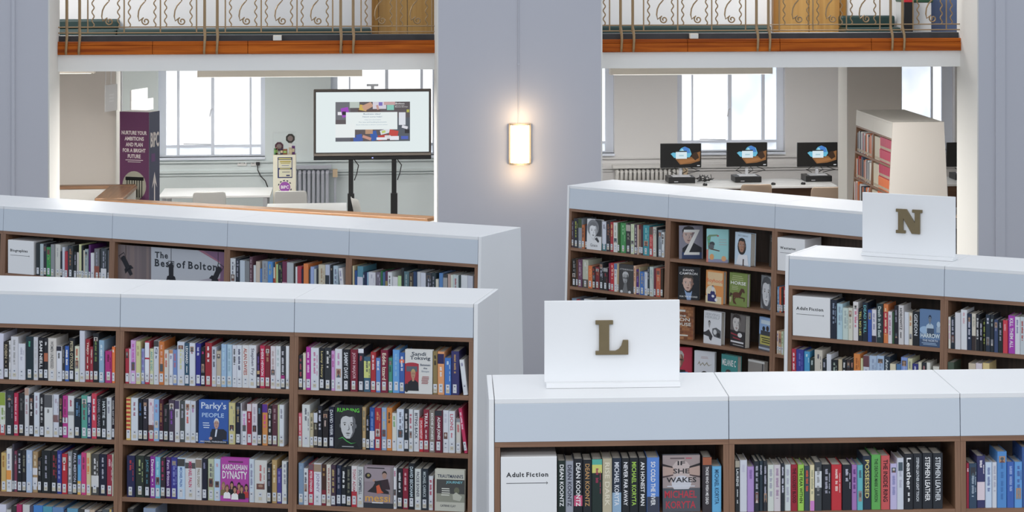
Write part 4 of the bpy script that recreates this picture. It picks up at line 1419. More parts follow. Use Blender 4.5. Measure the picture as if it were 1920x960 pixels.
def art(design):
    A = []
    if design == 'sandi':
        A += [('t', 'Sandi', .5, .905, .52, .085, '2a3a4c'), ('t', 'Toksvig', .55, .80, .74, .105, '2a3a4c'), ('r', .0, .10, .50, .68, 'a82838'), ('e', .25, .66, .25, .045, 'a82838'), ('r', .05, .50, .45, .62, '56606c'), ('r', 0, .08, .5, .10, 'e8e8e8'), ('e', .06, .13, .08, .10, '2a2a30')]
        A += person_ops(.30, .44, .22, 'b08468', 'b09a60', '23252b')
        A += [('t', 'Between', .74, .66, .36, .05, '46546a'), ('t', 'the', .74, .585, .14, .04, '46546a'), ('t', 'Stops', .74, .51, .28, .05, '8a94a4')] + lines_ops(.6, .88, .40, 6, .016, 'a05a58')
    elif design == 'parky':
        A += [('t', "Parky's", .50, .855, .84, .20, 'c8d4ec'), ('t', 'PEOPLE', .48, .655, .74, .10, 'a8c4ec')] + lines_ops(.14, .38, .48, 3, .02, 'c8d4ec', 2.6)
        A += person_ops(.60, .46, .23, 'b88e80', 'c8c8c8', '282c38') + [('p', [(.38, .10), (.95, .10), (.95, .28), (.85, .34), (.45, .34)], '282c38'), ('e', .41, .12, .06, .035, 'b88e80'), ('p', [(.58, .33), (.64, .33), (.60, .16), (.55, .16)], 'c8d0e0'), ('r', .2, 0, .98, .07, '26282e'), ('t', 'MICHAEL PARKINSON', .5, .045, .86, .035, 'c8ccd8')]
    elif design == 'running':
        A += [('t', 'RUNNING', .5, .895, .82, .095, '5ad42c'), ('p', [(.05, 0), (.95, 0), (.8, .16), (.62, .24), (.38, .24), (.2, .16)], '1c1e20')] + face_ops(.50, .54, .28, .30, 'c0c2c4', '64666a', '2e3032', '1e2022', '7c7c7e') + [('p', [(.12, .22), (.30, .28), (.45, .2), (.62, .14), (.82, .16), (.62, .12), (.45, .17), (.3, .25)], '3aa04a'), ('r', .28, .05, .72, .065, 'b8bcc0')]
    elif design == 'dynasty':
        A += lines_ops(.25, .8, .93, 1, .035, '6a2a60') + [('t', 'KARDASHIAN', .5, .79, .88, .125, 'f4ecf4'), ('t', 'DYNASTY', .5, .61, .88, .18, 'f4ecf4')]
        for k, (x, y, cl, hr) in enumerate(((.10, .36, '7a6a40', '8a6a50'), (.40, .38, '25252a', '2a2022'), (.66, .36, 'c04a60', '2a2022'), (.92, .33, 'b83028', '33241e'), (.24, .30, 'e4e4e8', '6a4838'), (.76, .30, '26262c', '4a3428'), (.52, .28, 'e4e4e8', '3a2a26'))):
            A += person_ops(x, y, .135, 'b88468', hr, cl, True)
    elif design == 'messi':
        A += [('r', 0, .62, .9, .98, '9a8c94'), ('r', 0, .0, 1, .12, '30343c'), ('e', .14, .76, .11, .07, '2c282c'), ('e', .15, .77, .05, .035, '9a8a50')] + lines_ops(.06, .75, .96, 1, .025, '3a3438')
        A += [('p', [(.30, .66), (.42, .64), (.70, .68), (.78, .60), (.72, .45), (.85, .40), (.86, .34), (.40, .36), (.12, .38), (.30, .50), (.38, .60)], '2c272c'), ('p', [(.42, .52), (.52, .56), (.60, .42), (.68, .37), (.45, .34)], 'd0562c'), ('e', .34, .655, .05, .03, 'b08a78')]
        A += [('e', .70, .78, .075, .085, 'a88474'), ('a', .70, .80, .085, .085, '2a2422'), ('p', [(.58, .66), (.82, .70), (.90, .45), (.62, .45)], '3a2a30'), ('t', 'messi', .48, .235, .86, .17, 'd8a03c'), ('r', .28, .115, .66, .14, 'd8d8d8'), ('r', .90, .12, 1, .97, '8c8284')]
    elif design == 'journey':
        A += [('t', "TRAUTMANN'S", .52, .84, .86, .085, '34405a'), ('r', .06, .22, 1, .76, '4a4a48'), ('r', .06, .22, 1, .42, '8f9080'), ('t', 'JOURNEY', .66, .69, .56, .075, '78c8d4'), ('e', .74, .50, .09, .08, '6a6c58'), ('p', [(.60, .40), (.72, .46), (.92, .36), (.85, .25), (.62, .28)], 'b8b8a8')] + lines_ops(.22, .52, .55, 4, .022, 'd8d8cc', 2.3) + [('t', 'CATRINE CLAY', .45, .13, .52, .05, '565a60')]
    elif design == 'wakes':
        A += [('r', 0, .42, 1, 1, '9a8a88'), ('e', .5, .62, .30, .30, 'b8a8a4'), ('e', .13, .72, .20, .10, 'b09488'), ('e', .87, .72, .20, .10, 'b09488'), ('e', .5, .50, .26, .14, 'c0c0c8'), ('p', [(0, .85), (.26, .80), (.27, .775), (0, .81)], '2a2426'), ('p', [(1, .86), (.72, .80), (.71, .77), (1, .815)], '2a2426'), ('p', [(0, .63), (.28, .66), (.28, .64), (0, .60)], '4a3a3c'), ('p', [(1, .63), (.72, .66), (.72, .64), (1, .60)], '4a3a3c'),
              ('r', .2, .935, .58, .955, '5a4a4c'), ('r', .62, .935, .78, .955, 'b05060'), ('t', 'IF', .5, .86, .20, .075, '26262a'), ('t', 'SHE', .5, .72, .44, .085, '26262a'), ('t', 'WAKES', .5, .565, .80, .09, '26262a'), ('r', 0, 0, 1, .40, '4e525a'), ('r', .12, .445, .86, .46, 'c8ccd4'), ('t', 'MICHAEL', .48, .31, .86, .13, 'b8283c'), ('t', 'KORYTA', .48, .125, .80, .13, 'b8283c')]
    elif design == 'harrow':
        A += [('r', 0, .0, 1, .20, '3a5070'), ('e', .25, .45, .25, .10, '90b0d0')] + person_ops(.5, .75, .20, '6a7888', '23324a', 'a8bccc') + [('r', .36, .28, .70, .50, '3a4c64'), ('e', .92, .62, .09, .08, 'a8bccc'), ('r', .82, .40, 1, .55, '90a4b8'), ('t', 'HARROW', .52, .30, .92, .12, 'd8e4f0'), ('t', 'THE NORTH', .52, .17, .74, .06, 'c0ccdc')] + lines_ops(.1, .9, .11, 2, .02, '90a8c4')
    elif design == 'portrait':
        A += [('r', .55, .45, 1, 1, '3c3e42'), ('p', [(0, .60), (.2, .46), (.45, .30), (.7, .34), (.95, .44), (1, .3), (1, 0), (0, 0)], 'd4d6d8'), ('e', .42, .72, .40, .27, '77797d')] + face_ops(.44, .62, .26, .24, 'd8dadc', '9a9ca0', '6c6e72', '333538', '55575a') + [('p', [(.55, .36), (.8, .24), (.86, .3), (.7, .42)], '3a3c40'), ('t', 'Grace', .5, .15, .5, .10, '8a8c90')]
    elif design == 'dark':
        A += [('t', 'ATTENBOROUGH', .5, .83, .9, .055, 'b8babc')] + face_ops(.45, .52, .19, .20, '9a9c9e', '4c4e50', 'b4b6b8', '26282a', '55575a') + [('r', .28, .51, .62, .535, '2a2c2e'), ('p', [(.38, .36), (.54, .36), (.62, .1), (.78, 0), (.12, 0), (.30, .12)], '6c6e70'), ('e', .20, .04, .09, .05, 'c8cacc'), ('e', .76, .04, .09, .05, 'c8cacc')]
    elif design == 'zed':
        A += [('p', [(.12, 0), (.95, 0), (.95, .34), (.62, .48), (.36, .44), (.14, .32)], '23242c')] + face_ops(.40, .70, .24, .24, 'c0a49a', '80686a', '282428') + [('r', .12, 0, .95, .20, '2c3e66'), ('p', [(.20, .88), (.86, .88), (.86, .86), (.42, .20), (.86, .20), (.86, .12), (.20, .12), (.20, .15), (.66, .80), (.20, .80)], 'dcdcd8')]
    elif design == 'garden':
        A += [('r', 0, 0, 1, .10, '8a8ca8'), ('r', 0, 0, .09, .38, 'c87868'), ('p', [(.02, .75), (.12, .82), (.5, .84), (.55, .80), (.2, .77), (.16, .6), (.36, .55), (.2, .5), (.1, .35)], '6c8c68'), ('e', .26, .55, .12, .07, '3c4448'), ('e', .22, .46, .13, .08, '5a6064'), ('e', .52, .80, .05, .025, 'a85858'), ('p', [(.2, .42), (.62, .36), (.6, .33), (.18, .38)], '5c5048'), ('e', .25, .16, .10, .09, 'd89858'), ('e', .80, .12, .11, .08, 'd8a068'), ('e', .12, .62, .06, .04, '4aa088'), ('e', .1, .72, .05, .03, '58a878')] + lines_ops(.55, .95, .70, 3, .018, 'a8a8a8', 4.2)
    elif design == 'lady':
        A += [('t', 'BECOMING', .5, .905, .62, .05, '8a98a4')] + face_ops(.44, .60, .20, .20, 'a87a60', '7a5240', '2c2826', style='long') + [('p', [(.1, .02), (.9, .02), (.8, .34), (.25, .32)], 'd8dade'), ('r', .52, 0, .60, .2, '4a3c3c')]
    elif design == 'grim':
        A += [('e', .6, .5, .22, .2, '8c8078'), ('e', .62, .62, .22, .12, '3a3838')] + lines_ops(.15, .85, .92, 2, .04, '999')
    elif design == 'statesman':
        A += [('t', 'DAVID', .48, .90, .52, .06, 'e8e8ec'), ('t', 'CAMERON', .48, .80, .84, .075, 'e8e8ec')] + [('p', [(.05, 0), (.95, 0), (.85, .2), (.6, .28), (.4, .28), (.15, .2)], '2a2e34')] + face_ops(.46, .50, .24, .23, 'caa898', '8a6a5c', '4a4038') + [('p', [(.30, .30), (.42, .22), (.58, .22), (.66, .28), (.60, 0), (.42, 0)], '8ca8d0'), ('t', 'FOR THE RECORD', .5, .095, .84, .045, 'e0e4e8')]
    elif design == 'boyhood':
        A += [('r', .1, .55, .95, .95, 'd8b888'), ('t', 'Boyhood', .5, .68, .92, .15, 'd8642c'), ('e', .3, .34, .28, .2, 'd8ccb0'), ('r', .0, .0, .9, .22, 'd8c8a0')] + person_ops(.40, .47, .15, 'd8d8e0', '5a5a5c', '2a2c68') + [('r', .12, .05, .60, .28, '2a2c68'), ('e', .42, .22, .08, .04, 'e0e0e8'), ('e', .60, .12, .08, .05, 'e0e0e8')]
    elif design == 'horse':
        A += lines_ops(.1, .8, .92, 3, .022, 'a8b078', 2.6) + [('t', 'HORSE', .5, .70, .86, .10, 'e4e8e0')] + lines_ops(.12, .52, .60, 3, .015, 'b0b888', 3.0)
        A += [('e', .42, .34, .24, .085, '5c3420'), ('p', [(.52, .38), (.66, .55), (.82, .54), (.88, .43), (.82, .42), (.74, .45), (.66, .34)], '4c2c1c'), ('p', [(.20, .36), (.06, .40), (.02, .26), (.10, .30)], '3c241c'), ('p', [(.20, .32), (.28, .28), (.26, .14), (.34, .08), (.26, .07), (.20, .16)], '4c2c1c'), ('p', [(.34, .30), (.40, .28), (.30, .18), (.42, .06), (.34, .06), (.24, .17)], '5c3420'), ('p', [(.58, .30), (.88, .28), (.86, .16), (.82, .16), (.82, .25), (.56, .26)], '4c2c1c'), ('p', [(.02, .26), (.14, .26), (.10, .1), (.02, .12)], 'b0a880')]
    elif design == 'monolady':
        A += face_ops(.46, .50, .34, .40, 'd0d2d4', '8a8c90', '55575b', '333538', '4c4e52', 'long') + [('e', .46, .285, .12, .022, 'e8e8e8')]
    elif design == 'ironhouse':
        r = random.Random(3)
        for j in range(11):
            for i in range(5):
                A.append(('r', (i + .5 * (j % 2)) / 5.5 + .01, j / 11 + .01, min(1, (i + 1 + .5 * (j % 2)) / 5.5 - .01), (j + 1) / 11 - .012, r.choice(['a86c3c', '8c5030', 'b07a4c', '7c4a2e'])))
        A += [('r', .18, .85, .62, .91, 'd8d4c8'), ('t', 'THE', .5, .72, .3, .06, 'e4e0d4'), ('t', 'IRON', .45, .61, .76, .10, 'e4e0d4'), ('t', 'HOUSE', .45, .47, .88, .10, 'e4e0d4'), ('r', .1, .11, .75, .15, 'd8d4c8')]
    elif design == 'serving':
        A += [('t', 'SERVING', .5, .90, .84, .075, 'a8acb0'), ('t', 'HERSELF', .5, .81, .84, .075, 'a8acb0')] + person_ops(.32, .62, .17, '9a9a9c', '2c2c2e', 'd8d8dc') + [('p', [(.12, .36), (.30, .44), (.52, .24), (.44, .1), (.34, .14), (.3, .22), (.0, .26), (.0, .34)], '3c3c40'), ('p', [(.5, .48), (.72, .52), (.98, .44), (.98, .2), (.60, .24), (.5, .34)], '5c5e62'), ('e', .65, .38, .10, .08, 'c8cacc'), ('e', .85, .30, .10, .07, '2c2c30')]
    elif design == 'monoman':
        A += [('r', 0, .50, 1, 1, '6a6462')] + face_ops(.42, .72, .26, .24, 'ccc8c4', '76706c', '3a3230') + [('r', 0, 0, 1, .48, '2c282a'), ('e', .66, .38, .15, .07, 'd8d8d8'), ('p', [(.05, .42), (.5, .38), (.52, .34), (.06, .37)], '9a2a38'), ('p', [(.2, .30), (.7, .26), (.7, .23), (.2, .26)], '9a2a38'), ('r', .05, .13, .92, .18, 'd4d4d8'), ('r', .2, .05, .92, .08, '999')]
    elif design == 'yellow':
        A += [('r', .12, .80, .86, .92, 'c8d8ec'), ('r', .0, .0, 1, .48, '5c6068'), ('r', .08, .18, .95, .46, 'b4ac4c'), ('e', .32, .66, .10, .07, '2c2c34'), ('e', .58, .68, .10, .08, '3a2c2c'), ('r', .12, .46, .9, .60, '3c4048'), ('r', .0, .04, 1, .10, 'a8b4c4')] + lines_ops(.16, .85, .40, 3, .03, '3c3c28', 2.2)
    elif design == 'redman':
        A += [('p', [(0, 0), (.8, 0), (.7, .3), (.2, .32)], '2c2828')] + face_ops(.36, .60, .25, .26, 'c09080', '86604f', 'b8b4b0') + [('r', .14, .60, .58, .63, '2a2a2c'), ('p', [(.05, .14), (.82, .19), (.82, .25), (.05, .20)], '6ab0e0')]
    elif design == 'jane':
        A += lines_ops(.3, .7, .83, 2, .012, 'b08888', 3) + [('p', [(.15, .56), (.25, .70), (.30, .58), (.42, .66), (.50, .58), (.62, .68), (.70, .58), (.88, .62), (.70, .55), (.60, .62), (.50, .54), (.40, .62), (.30, .53), (.25, .62)], '9a9484'), ('e', .5, .15, .24, .24, '3a3432')]
    elif design == 'teal':
        A += [('t', 'MELANIE C', .48, .76, .84, .20, 'e4ece8'), ] + face_ops(.45, .36, .16, .16, 'c8a090', '8c6458', '4a3a38', style='long')
    elif design == 'greyhead':
        A += [('r', 0, .93, 1, 1, 'c8c8c4'),  ('r', .85, .0, .92, .92, '3c3c40')]
    return A
def cover_art(o, wc_, h, design):
    mb = MB()
    for k, op in enumerate(art(design)):
        y = -.0005 - .00006 * k
        cl = lambda v, hi: max(0.0, min(hi, v))
        pl = lambda x, z: (cl(x, wc_), y, cl(z, h))
        if op[0] == 'r':
            _, a, b, c, d, col = op
            mb.face([pl(a * wc_, b * h), pl(c * wc_, b * h), pl(c * wc_, d * h), pl(a * wc_, d * h)], hexc(col, GAIN))
        elif op[0] == 'p':
            mb.face([pl(a * wc_, b * h) for a, b in op[1]], hexc(op[2], GAIN))
        elif op[0] in 'ea':
            _, cx, cy, rx, ry, col = op
            n = 18
            if op[0] == 'e':
                pts = [(cx + rx * math.cos(2 * math.pi * i / n), cy + ry * math.sin(2 * math.pi * i / n)) for i in range(n)]
            else:                                      # hair: an arch over the upper half
                pts = [(cx + rx * math.cos(math.pi * i / n), cy + ry * math.sin(math.pi * i / n)) for i in range(n + 1)]
                pts += [(cx - rx * .85, cy + ry * .12), (cx - rx * .5, cy + ry * .42), (cx, cy + ry * .50), (cx + rx * .5, cy + ry * .42), (cx + rx * .85, cy + ry * .12)]
            kx = h / wc_ if op[4] == op[3] else 1
            mb.face([pl(a * wc_, b * h) for a, b in pts], hexc(col, GAIN))
        elif op[0] == 't':
            _, s, cx, cy, ww, hh, col = op
            fit_text(mb, s, (cx - ww / 2) * wc_, (cx + ww / 2) * wc_, (cy - hh / 2) * h, (cy + hh / 2) * h, hexc(col, GAIN), pl, bold=.014)
    return mb.build('cover_print', M['print'], o)

FACE_LABEL = {'sandi': 'pale cover with woman in a red bus window, face-out on top shelf', 'parky': 'blue face-out cover with grey-haired man in dark suit', 'running': 'black face-out cover with green RUNNING and monochrome face',
              'dynasty': 'magenta face-out cover with white DYNASTY lettering over a group of women', 'messi': 'mauve face-out cover with seated man above gold lettering', 'journey': 'cream face-out cover with blue JOURNEY lettering, bottom right of front left bookcase',
              'wakes': 'grey face-out novel with closed eyes and red lettering, L-sign bookcase', 'harrow': 'blue face-out novel at right end of N-sign bookcase left bay', 'portrait': 'face-out cover with black and white film portrait on top shelf of middle rear bookcase',
              'dark': 'dark face-out cover with praying man in glasses, second shelf of middle rear bookcase'}
n_book = 0
case = None
for line in BOOKS.strip().split('\n'):
    s = line.split()
    if s[0][0] == '#':
        case, row, bay, idx = s[0][1:], int(s[1]), int(s[2]), 0
        continue
    if s[0] == 'F':
        u, wmm, hmm, design = int(s[1]), int(s[2]), int(s[3]), s[4]
        z = shelf_z(row)
        p = spot(case, bay * W + u / 1000 + .002, front(z) + (.004 if case != 'L' else .02))
        face_book(case, row, p, RUN[case][2], wmm / 1000 - .004, hmm / 1000, .026, design, FACE_LABEL[design], 2.0)
        continue
    u, wmm, hmm, col = int(s[0]), int(s[1]), int(s[2]), s[3]
    title = tc = None
    bands, lean = [], 0.0
    rest = s[4:]
    if rest and rest[0][0] != 'l' or (rest and rest[0].isupper()):
        title, tc = rest[0], rest[1]
        rest = rest[2:]
    for q in rest:
        if q[0] == 'l' and q[1] in '-0123456789':
            lean = float(q[1:])
        else:
            c_, f0, f1 = q.split(',')
            bands.append((c_, float(f0), float(f1)))
    n_book += 1
    make_book(case, bay, row, idx, u, wmm, hmm, col, title, tc if tc and tc != '-' else '888', bands, lean, n_book)
    idx += 1

# face-out books of the middle rear bookcase, turned this way and that: row, mm along the bay, cover mm, height mm, thickness mm, turn from the picture plane
for (row, px0, wpx, hpx, th, design, label) in (
        (0, 1272, 48, 62, 24, 'zed', 'grey face-out cover with a large white Z over a man'),
        (0, 1323, 40, 62, 22, 'garden', 'turquoise face-out cover with flowers, beside the Z cover'),
        (0, 1371, 27, 61, 48, 'lady', 'pale blue face-out cover with long-haired woman, thick page edge showing'),
        (0, 1425, 9, 60, 44, 'grim', 'thick grey book turned edge-on at the right end of top shelf'),
        (1, 1270, 39, 61, 30, 'statesman', 'near-black face-out cover with white lettering above a man in blue shirt'),
        (1, 1320, 31, 61, 34, 'boyhood', 'orange and cream face-out cover with man in navy suit'),
        (1, 1364, 31, 62, 32, 'horse', 'green face-out cover with HORSE lettering and brown horse'),
        (1, 1415, 20, 62, 32, 'monolady', 'black and white face-out cover of smiling woman, second shelf'),
        (2, 1259, 39, 61, 28, 'ironhouse', 'brown brick-patterned face-out cover partly hidden by the L sign'),
        (2, 1316, 31, 61, 40, 'serving', 'white face-out cover with grey sketch of a sportswoman'),
        (2, 1361, 25, 61, 46, 'monoman', 'dark face-out cover with pale man and red script, third shelf'),
        (2, 1414, 24, 62, 22, 'yellow', 'blue and yellow face-out cover at right end of third shelf'),
        (3, 1255, 40, 60, 26, 'redman', 'red face-out cover with bearded man just above the white ledge'),
        (3, 1300, 37, 60, 24, 'jane', 'white face-out cover with handwritten title just above the white ledge'),
        (3, 1346, 28, 60, 40, 'teal', 'teal face-out cover with white lettering just above the white ledge'),
        (3, 1396, 28, 58, 34, 'greyhead', 'grey face-out cover with head just above the white ledge, fourth shelf')):
    z = shelf_z(row)
    x, y, t, D, b0 = RUN['M']
    lo, hi = .85, 1.85                                 # place along the run
    def col_at(u):
        q = spot('M', u, front(z) + .012)
        a = q[0] * math.cos(PHI) - q[1] * math.sin(PHI)
        b = q[0] * math.sin(PHI) + q[1] * math.cos(PHI)
        return CX + F * a / b, b
    for _ in range(40):
        m_ = (lo + hi) / 2
        if col_at(m_)[0] < px0: lo = m_
        else: hi = m_
    dep = col_at(lo)[1]
    cw_ = .166 if design == 'zed' else .156
    al = math.acos(max(.2, min(1.0, wpx * dep / F / cw_)))
    turn = max(t, -al - PHI) if al < .9 else -al - PHI
    turn = -al - PHI
    back = .02 + max(0, math.sin(turn - t)) * -.0
    p = spot('M', lo, front(z) + .02 + max(0.0, cw_ * math.sin(max(0.0, t - turn))))
    face_book('M', row, p, turn, cw_, hpx * dep / F, th / 1000, design, label + ', middle rear bookcase' if len(label.split()) < 12 else label, 2.0)

# white sign boxes standing on the shelves
def sign_box(case, bay, u0, u1, h, words, label, size):
    z = shelf_z(0)
    p = spot(case, bay * W + u0, front(z) + .006)
    t = thing('sign_box', label, 'sign box', (*p, z + .001), RUN[case][2], 'white shelf sign boxes')
    L = u1 - u0
    bevel(box('box_body', M['white'], t, 0, L, 0, .20, 0, h), .0015, 1)
    mb = MB()
    pl = lambda a, b: (a, -.0006, b)
    slab_text(mb, words, L * .10, h * .66, size, (.03, .032, .036), pl)
    mb.build('lettering', M['print'], t)
    mb = MB()
    zz = h * .545
    mb.face([pl(L * .10, zz), pl(L * .84, zz), pl(L * .84, zz + .0022), pl(L * .10, zz + .0022)], (.05, .052, .058))
    mb.face([pl(L * .84, zz + .0011), pl(L * .815, zz + .007), pl(L * .813, zz + .005), pl(L * .832, zz + .0011), pl(L * .813, zz - .003), pl(L * .815, zz - .005)], (.05, .052, .058))
    mb.build('arrow', M['print'], t)
    return t
sign_box('L', 0, .024, .238, .222, 'Adult Fiction', 'white sign box reading Adult Fiction on the nearest bookcase', .0165)
sign_box('N', 0, .026, .247, .222, 'Adult Fiction', 'white sign box reading Adult Fiction under the N sign', .0165)
sign_box('M', 2, .026, .246, .222, 'Westerns', 'white sign box reading Westerns behind the N-sign bookcase', .0165)
sign_box('B', 0, .045, .262, .222, 'Biographies', 'white sign box reading Biographies on the rear left bookcase', .0165)

# the Best of Bolton display
z = shelf_z(0)
p = spot('B', 1 * W + .022, front(z) + .045)
bd = thing('display_board', 'printed display board reading The Best of Bolton with spotlight pictures', 'display board', (*p, z + .001), RUN['B'][2])
L, h = W - .046, .236
box('board', principled('board_core', (.5, .45, .46), .6), bd, 0, L, 0, .012, 0, h)
mb = MB()
pl = lambda a, b: (a, -.0005, b)
def quad(x0, x1, z0, z1, col, y=-.0004):
    mb.face([(x0, y, z0), (x1, y, z0), (x1, y, z1), (x0, y, z1)], col)
mv = hexc('7c5878')
quad(0, L, 0, h, hexc('776a6a'))
rr = random.Random(2)
for i in range(14):
    q = i / 14 * L * .31
    quad(q, q + L * .31 / 14, 0.0, h, hexc(rr.choice(['7a6c6c', '746668', '806f6c', '6e6264'])), -.0005)
quad(L * .31, L, .0, h, hexc('b4b8c0'), -.0006)
mb.face([(L * .79, -.0008, h), (L, -.0008, h * .62), (L, -.0008, h)], mv)
mb.face([(L * .74, -.0007, h), (L, -.0007, h * .60), (L, -.0007, h)], hexc('a0687c'))
mb.face([(L * .55, -.0007, 0), (L, -.0007, h * .42), (L, -.0007, 0)], hexc('a09aa6'))
mb.face([(L * .68, -.0008, 0), (L, -.0008, h * .36), (L, -.0008, 0)], hexc('a0687c'))
mb.face([(L * .80, -.0009, 0), (L, -.0009, h * .24), (L, -.0009, 0)], mv)
quad(L * .94, L, 0, h, mv, -.0010)
ink = hexc('2c3038')
pt = lambda a, b: (a, -.0014, b)
mb.build('backing_print', M['print'], bd)
mb = MB()
slab_text(mb, 'The', L * .345, h * .72, .038, ink, pt)
mb.build('lettering', M['print'], bd)
mb = MB()
slab_text(mb, 'Best of Bolton', L * .345, h * .49, .045, ink, pt)
mb.build('lettering', M['print'], bd)
def spotlight(cx, zc, ang, hang):
    mb = MB()
    def R(a, b):
        c, s = math.cos(ang), math.sin(ang)
        return (cx + a * c - b * s, -.0022, zc + a * s + b * c)
    k = hexc('1c1c24')
    mb.face([(cx + hang - .0015, -.0020, zc + .05), (cx + hang + .0015, -.0020, zc + .05), (cx + hang + .0015, -.0020, h), (cx + hang - .0015, -.0020, h)], k)
    mb.face([R(-.018, -.045), R(.018, -.045), R(.018, .045), R(.012, .052), R(-.012, .052), R(-.018, .045)], k)
    mb.face([R(-.012, -.085), R(.012, -.085), R(.016, -.04), R(-.016, -.04)], k)
    mb.face([R(-.038, -.055), R(-.014, -.05), R(-.014, -.022), R(-.030, -.028)], k)
    mb.face([R(.014, -.05), R(.038, -.055), R(.030, -.028), R(.014, -.022)], k)
    mb.face([R(-.022, .03), R(-.024, .07), R(.024, .07), R(.022, .03), R(.020, .03), R(.021, .066), R(-.021, .066), R(-.020, .03)], k)
    mb.build('spotlight_picture', M['print'], bd)
spotlight(L * .075, h * .50, .55, .0)
spotlight(L * .495, h * .36, 0.0, .0)
spotlight(L * .91, h * .40, -.50, .01)

# big letter signs on top of the bookcases
def letter_sign(case, u0, u1, v, h, poly, lx, lz, label):
    p = spot(case, u0, v)
    t = thing('letter_sign', label, 'sign', (*p, TOP + .001), RUN[case][2], 'letter signs on bookcase tops')
    L = u1 - u0
    bevel(box('board', M['white'], t, 0, L, 0, .018, .018, h), .001, 1)
    bevel(box('base_plate', M['white'], t, .006, L, -.035, .06, 0, .018), .001, 1)
    bevel(MB().prism([(lx + a, lz + b) for a, b in poly], -.014, -.002, 'y').build('raised_letter', M['bronze_letter'], t), .0012, 1)
    return t
def arc(cx, cz, r, a0, a1, n=8):
    return [(cx + r * math.cos(math.radians(a0 + (a1 - a0) * i / n)), cz + r * math.sin(math.radians(a0 + (a1 - a0) * i / n))) for i in range(n + 1)]
Lp = [(0, 0), (.129, 0), (.129, .057), (.108, .057)] + [(.108, .057), (.102, .036), (.092, .022), (.078, .015)][1:] + [(.054, .015), (.054, .119), (.069, .119), (.069, .135), (0, .135), (0, .119), (.014, .119), (.014, .015), (0, .015)]
Np = [(0, 0), (.056, 0), (.056, .017), (.043, .017), (.043, .083), (.092, 0), (.139, 0), (.139, .118), (.152, .118), (.152, .135), (.094, .135), (.094, .118), (.109, .118), (.109, .062), (.062, .135), (0, .135), (0, .118), (.013, .118), (.013, .017), (0, .017)]
letter_sign('L', .2005, .733, .215, .335, Lp, .200, .125, 'white board sign with raised bronze letter L on the nearest bookcase')
letter_sign('N', .358, .893, .21, .350, Np, .200, .135, 'white board sign with raised bronze letter N on the right-hand bookcase')

# ------------------------------------------------------------------ wall lamp on the middle pier
lx = bx(974.5, YP)
lw_, z0, z1 = bx(994.5, YP) - bx(954.5, YP), bz(308, lx, YP), bz(231, lx, YP)
t = thing('wall_lamp', 'lit half-round glass wall lamp with brass trim on the lilac pier', 'lamp', (lx, YP, z0))
H = z1 - z0
def halfround(r0, r1, za, zb_, n=14):
    mb = MB()
    pts = [(-r0 + 2 * r0 * i / n, -r1 * math.sqrt(max(0, 1 - (2 * i / n - 1) ** 2)) ** 0.7) for i in range(n + 1)]
    mb.prism(pts, za, zb_, 'z')
    return mb
w2 = lw_ / 2
box('back_plate', M['brass'], t, -w2, w2, -.012, 0, 0, H)
sh = halfround(w2 * .90, .085, .018, H - .018)
shade = sh.build('glass_shade', M['lamp_glass'], t)
halfround(w2 * 1.02, .095, 0, .016).build('bottom_band', M['brass'], t)
halfround(w2 * 1.02, .095, H - .012, H).build('top_band', M['brass'], t)
for s_ in (-1, 1):
    box('side_strip', M['brass'], t, s_ * w2 - .004, s_ * w2 + .004, -.022, 0, 0, H)
for k in range(5):
    a = (k - 2) / 2.6
    xx = w2 * .9 * a
    yy = -.087 * math.sqrt(1 - a * a) ** .7
    MB().tube([(xx, yy, .016), (xx, yy, H - .012)], .0022, 5).build('glass_rib', M['brass'], shade)
for zz, e in ((H + .05, 1.9), (-.06, 1.7)):
    la = bpy.data.lights.new('lamp_glow', 'POINT')
    la.energy, la.color, la.shadow_soft_size = e, (1.0, .72, .42), .04
    lo = bpy.data.objects.new('lamp_glow', la)
    C.objects.link(lo)
    lo.parent = t
    lo.location = (0, -.16, zz)
cb = thing('lamp_cable', 'thin cable running up the lilac pier above the wall lamp', 'cable', (bx(972, YP), YP - .006, z1))
MB().tube([(0, 0, 0), (0, 0, 2.6)], .005, 6).build('cable', M['lilac'], cb)
for k in range(2):
    box('cable_clip', M['lilac'], cb, -.009, .009, -.006, .006, .5 + k * 1.0, .515 + k * 1.0)

# ------------------------------------------------------------------ left room under the gallery
def gp(px, yb):                                        # ground point on plane y = yb at picture column px
    return (bx(px, yb), yb)
# big screen on a black stand
yv = 26.6
xa, xb_ = bx(588, yv), bx(808.5, yv)
t = thing('display_screen', 'large flat display screen on black floor stand showing a business poster', 'screen', ((xa + xb_) / 2, yv, 0))
Ls = (xb_ - xa) / 2
zt_, zl = bz(168, xa, yv), bz(293.5, xa, yv)
bez = bevel(box('bezel', M['tv_frame'], t, -Ls, Ls, 0, .07, zl, zt_), .008)
box('lower_trim', principled('champagne_strip', (.30, .26, .22), .35, .5), bez, -Ls + .006, Ls - .006, -.004, 0, zl + .004, zl + .032)
bevel(box('speaker_bar', M['black'], t, -Ls, Ls, .0, .07, zl - .045, zl - .002), .004)
mb = MB()
bw = .028
S0, S1, T0, T1 = -Ls + bw, Ls - bw, zl + .045, zt_ - .032
def q4(x0, x1, z0, z1, col, y):
    mb.face([(x0, y, z0), (x1, y, z0), (x1, y, z1), (x0, y, z1)], hexc(col, 1.0))
q4(S0 - .008, S1 + .008, T0 - .008, T1 + .008, '101214', -.0010)
q4(S0, S1, T0, T1, 'e2eef8', -.0015)
PX0, PX1 = S0 + (S1 - S0) * .172, S0 + (S1 - S0) * .832
PZ0, PZ1 = T0 + (T1 - T0) * .18, T0 + (T1 - T0) * .835
PW, PH = PX1 - PX0, PZ1 - PZ0
ly = [0]
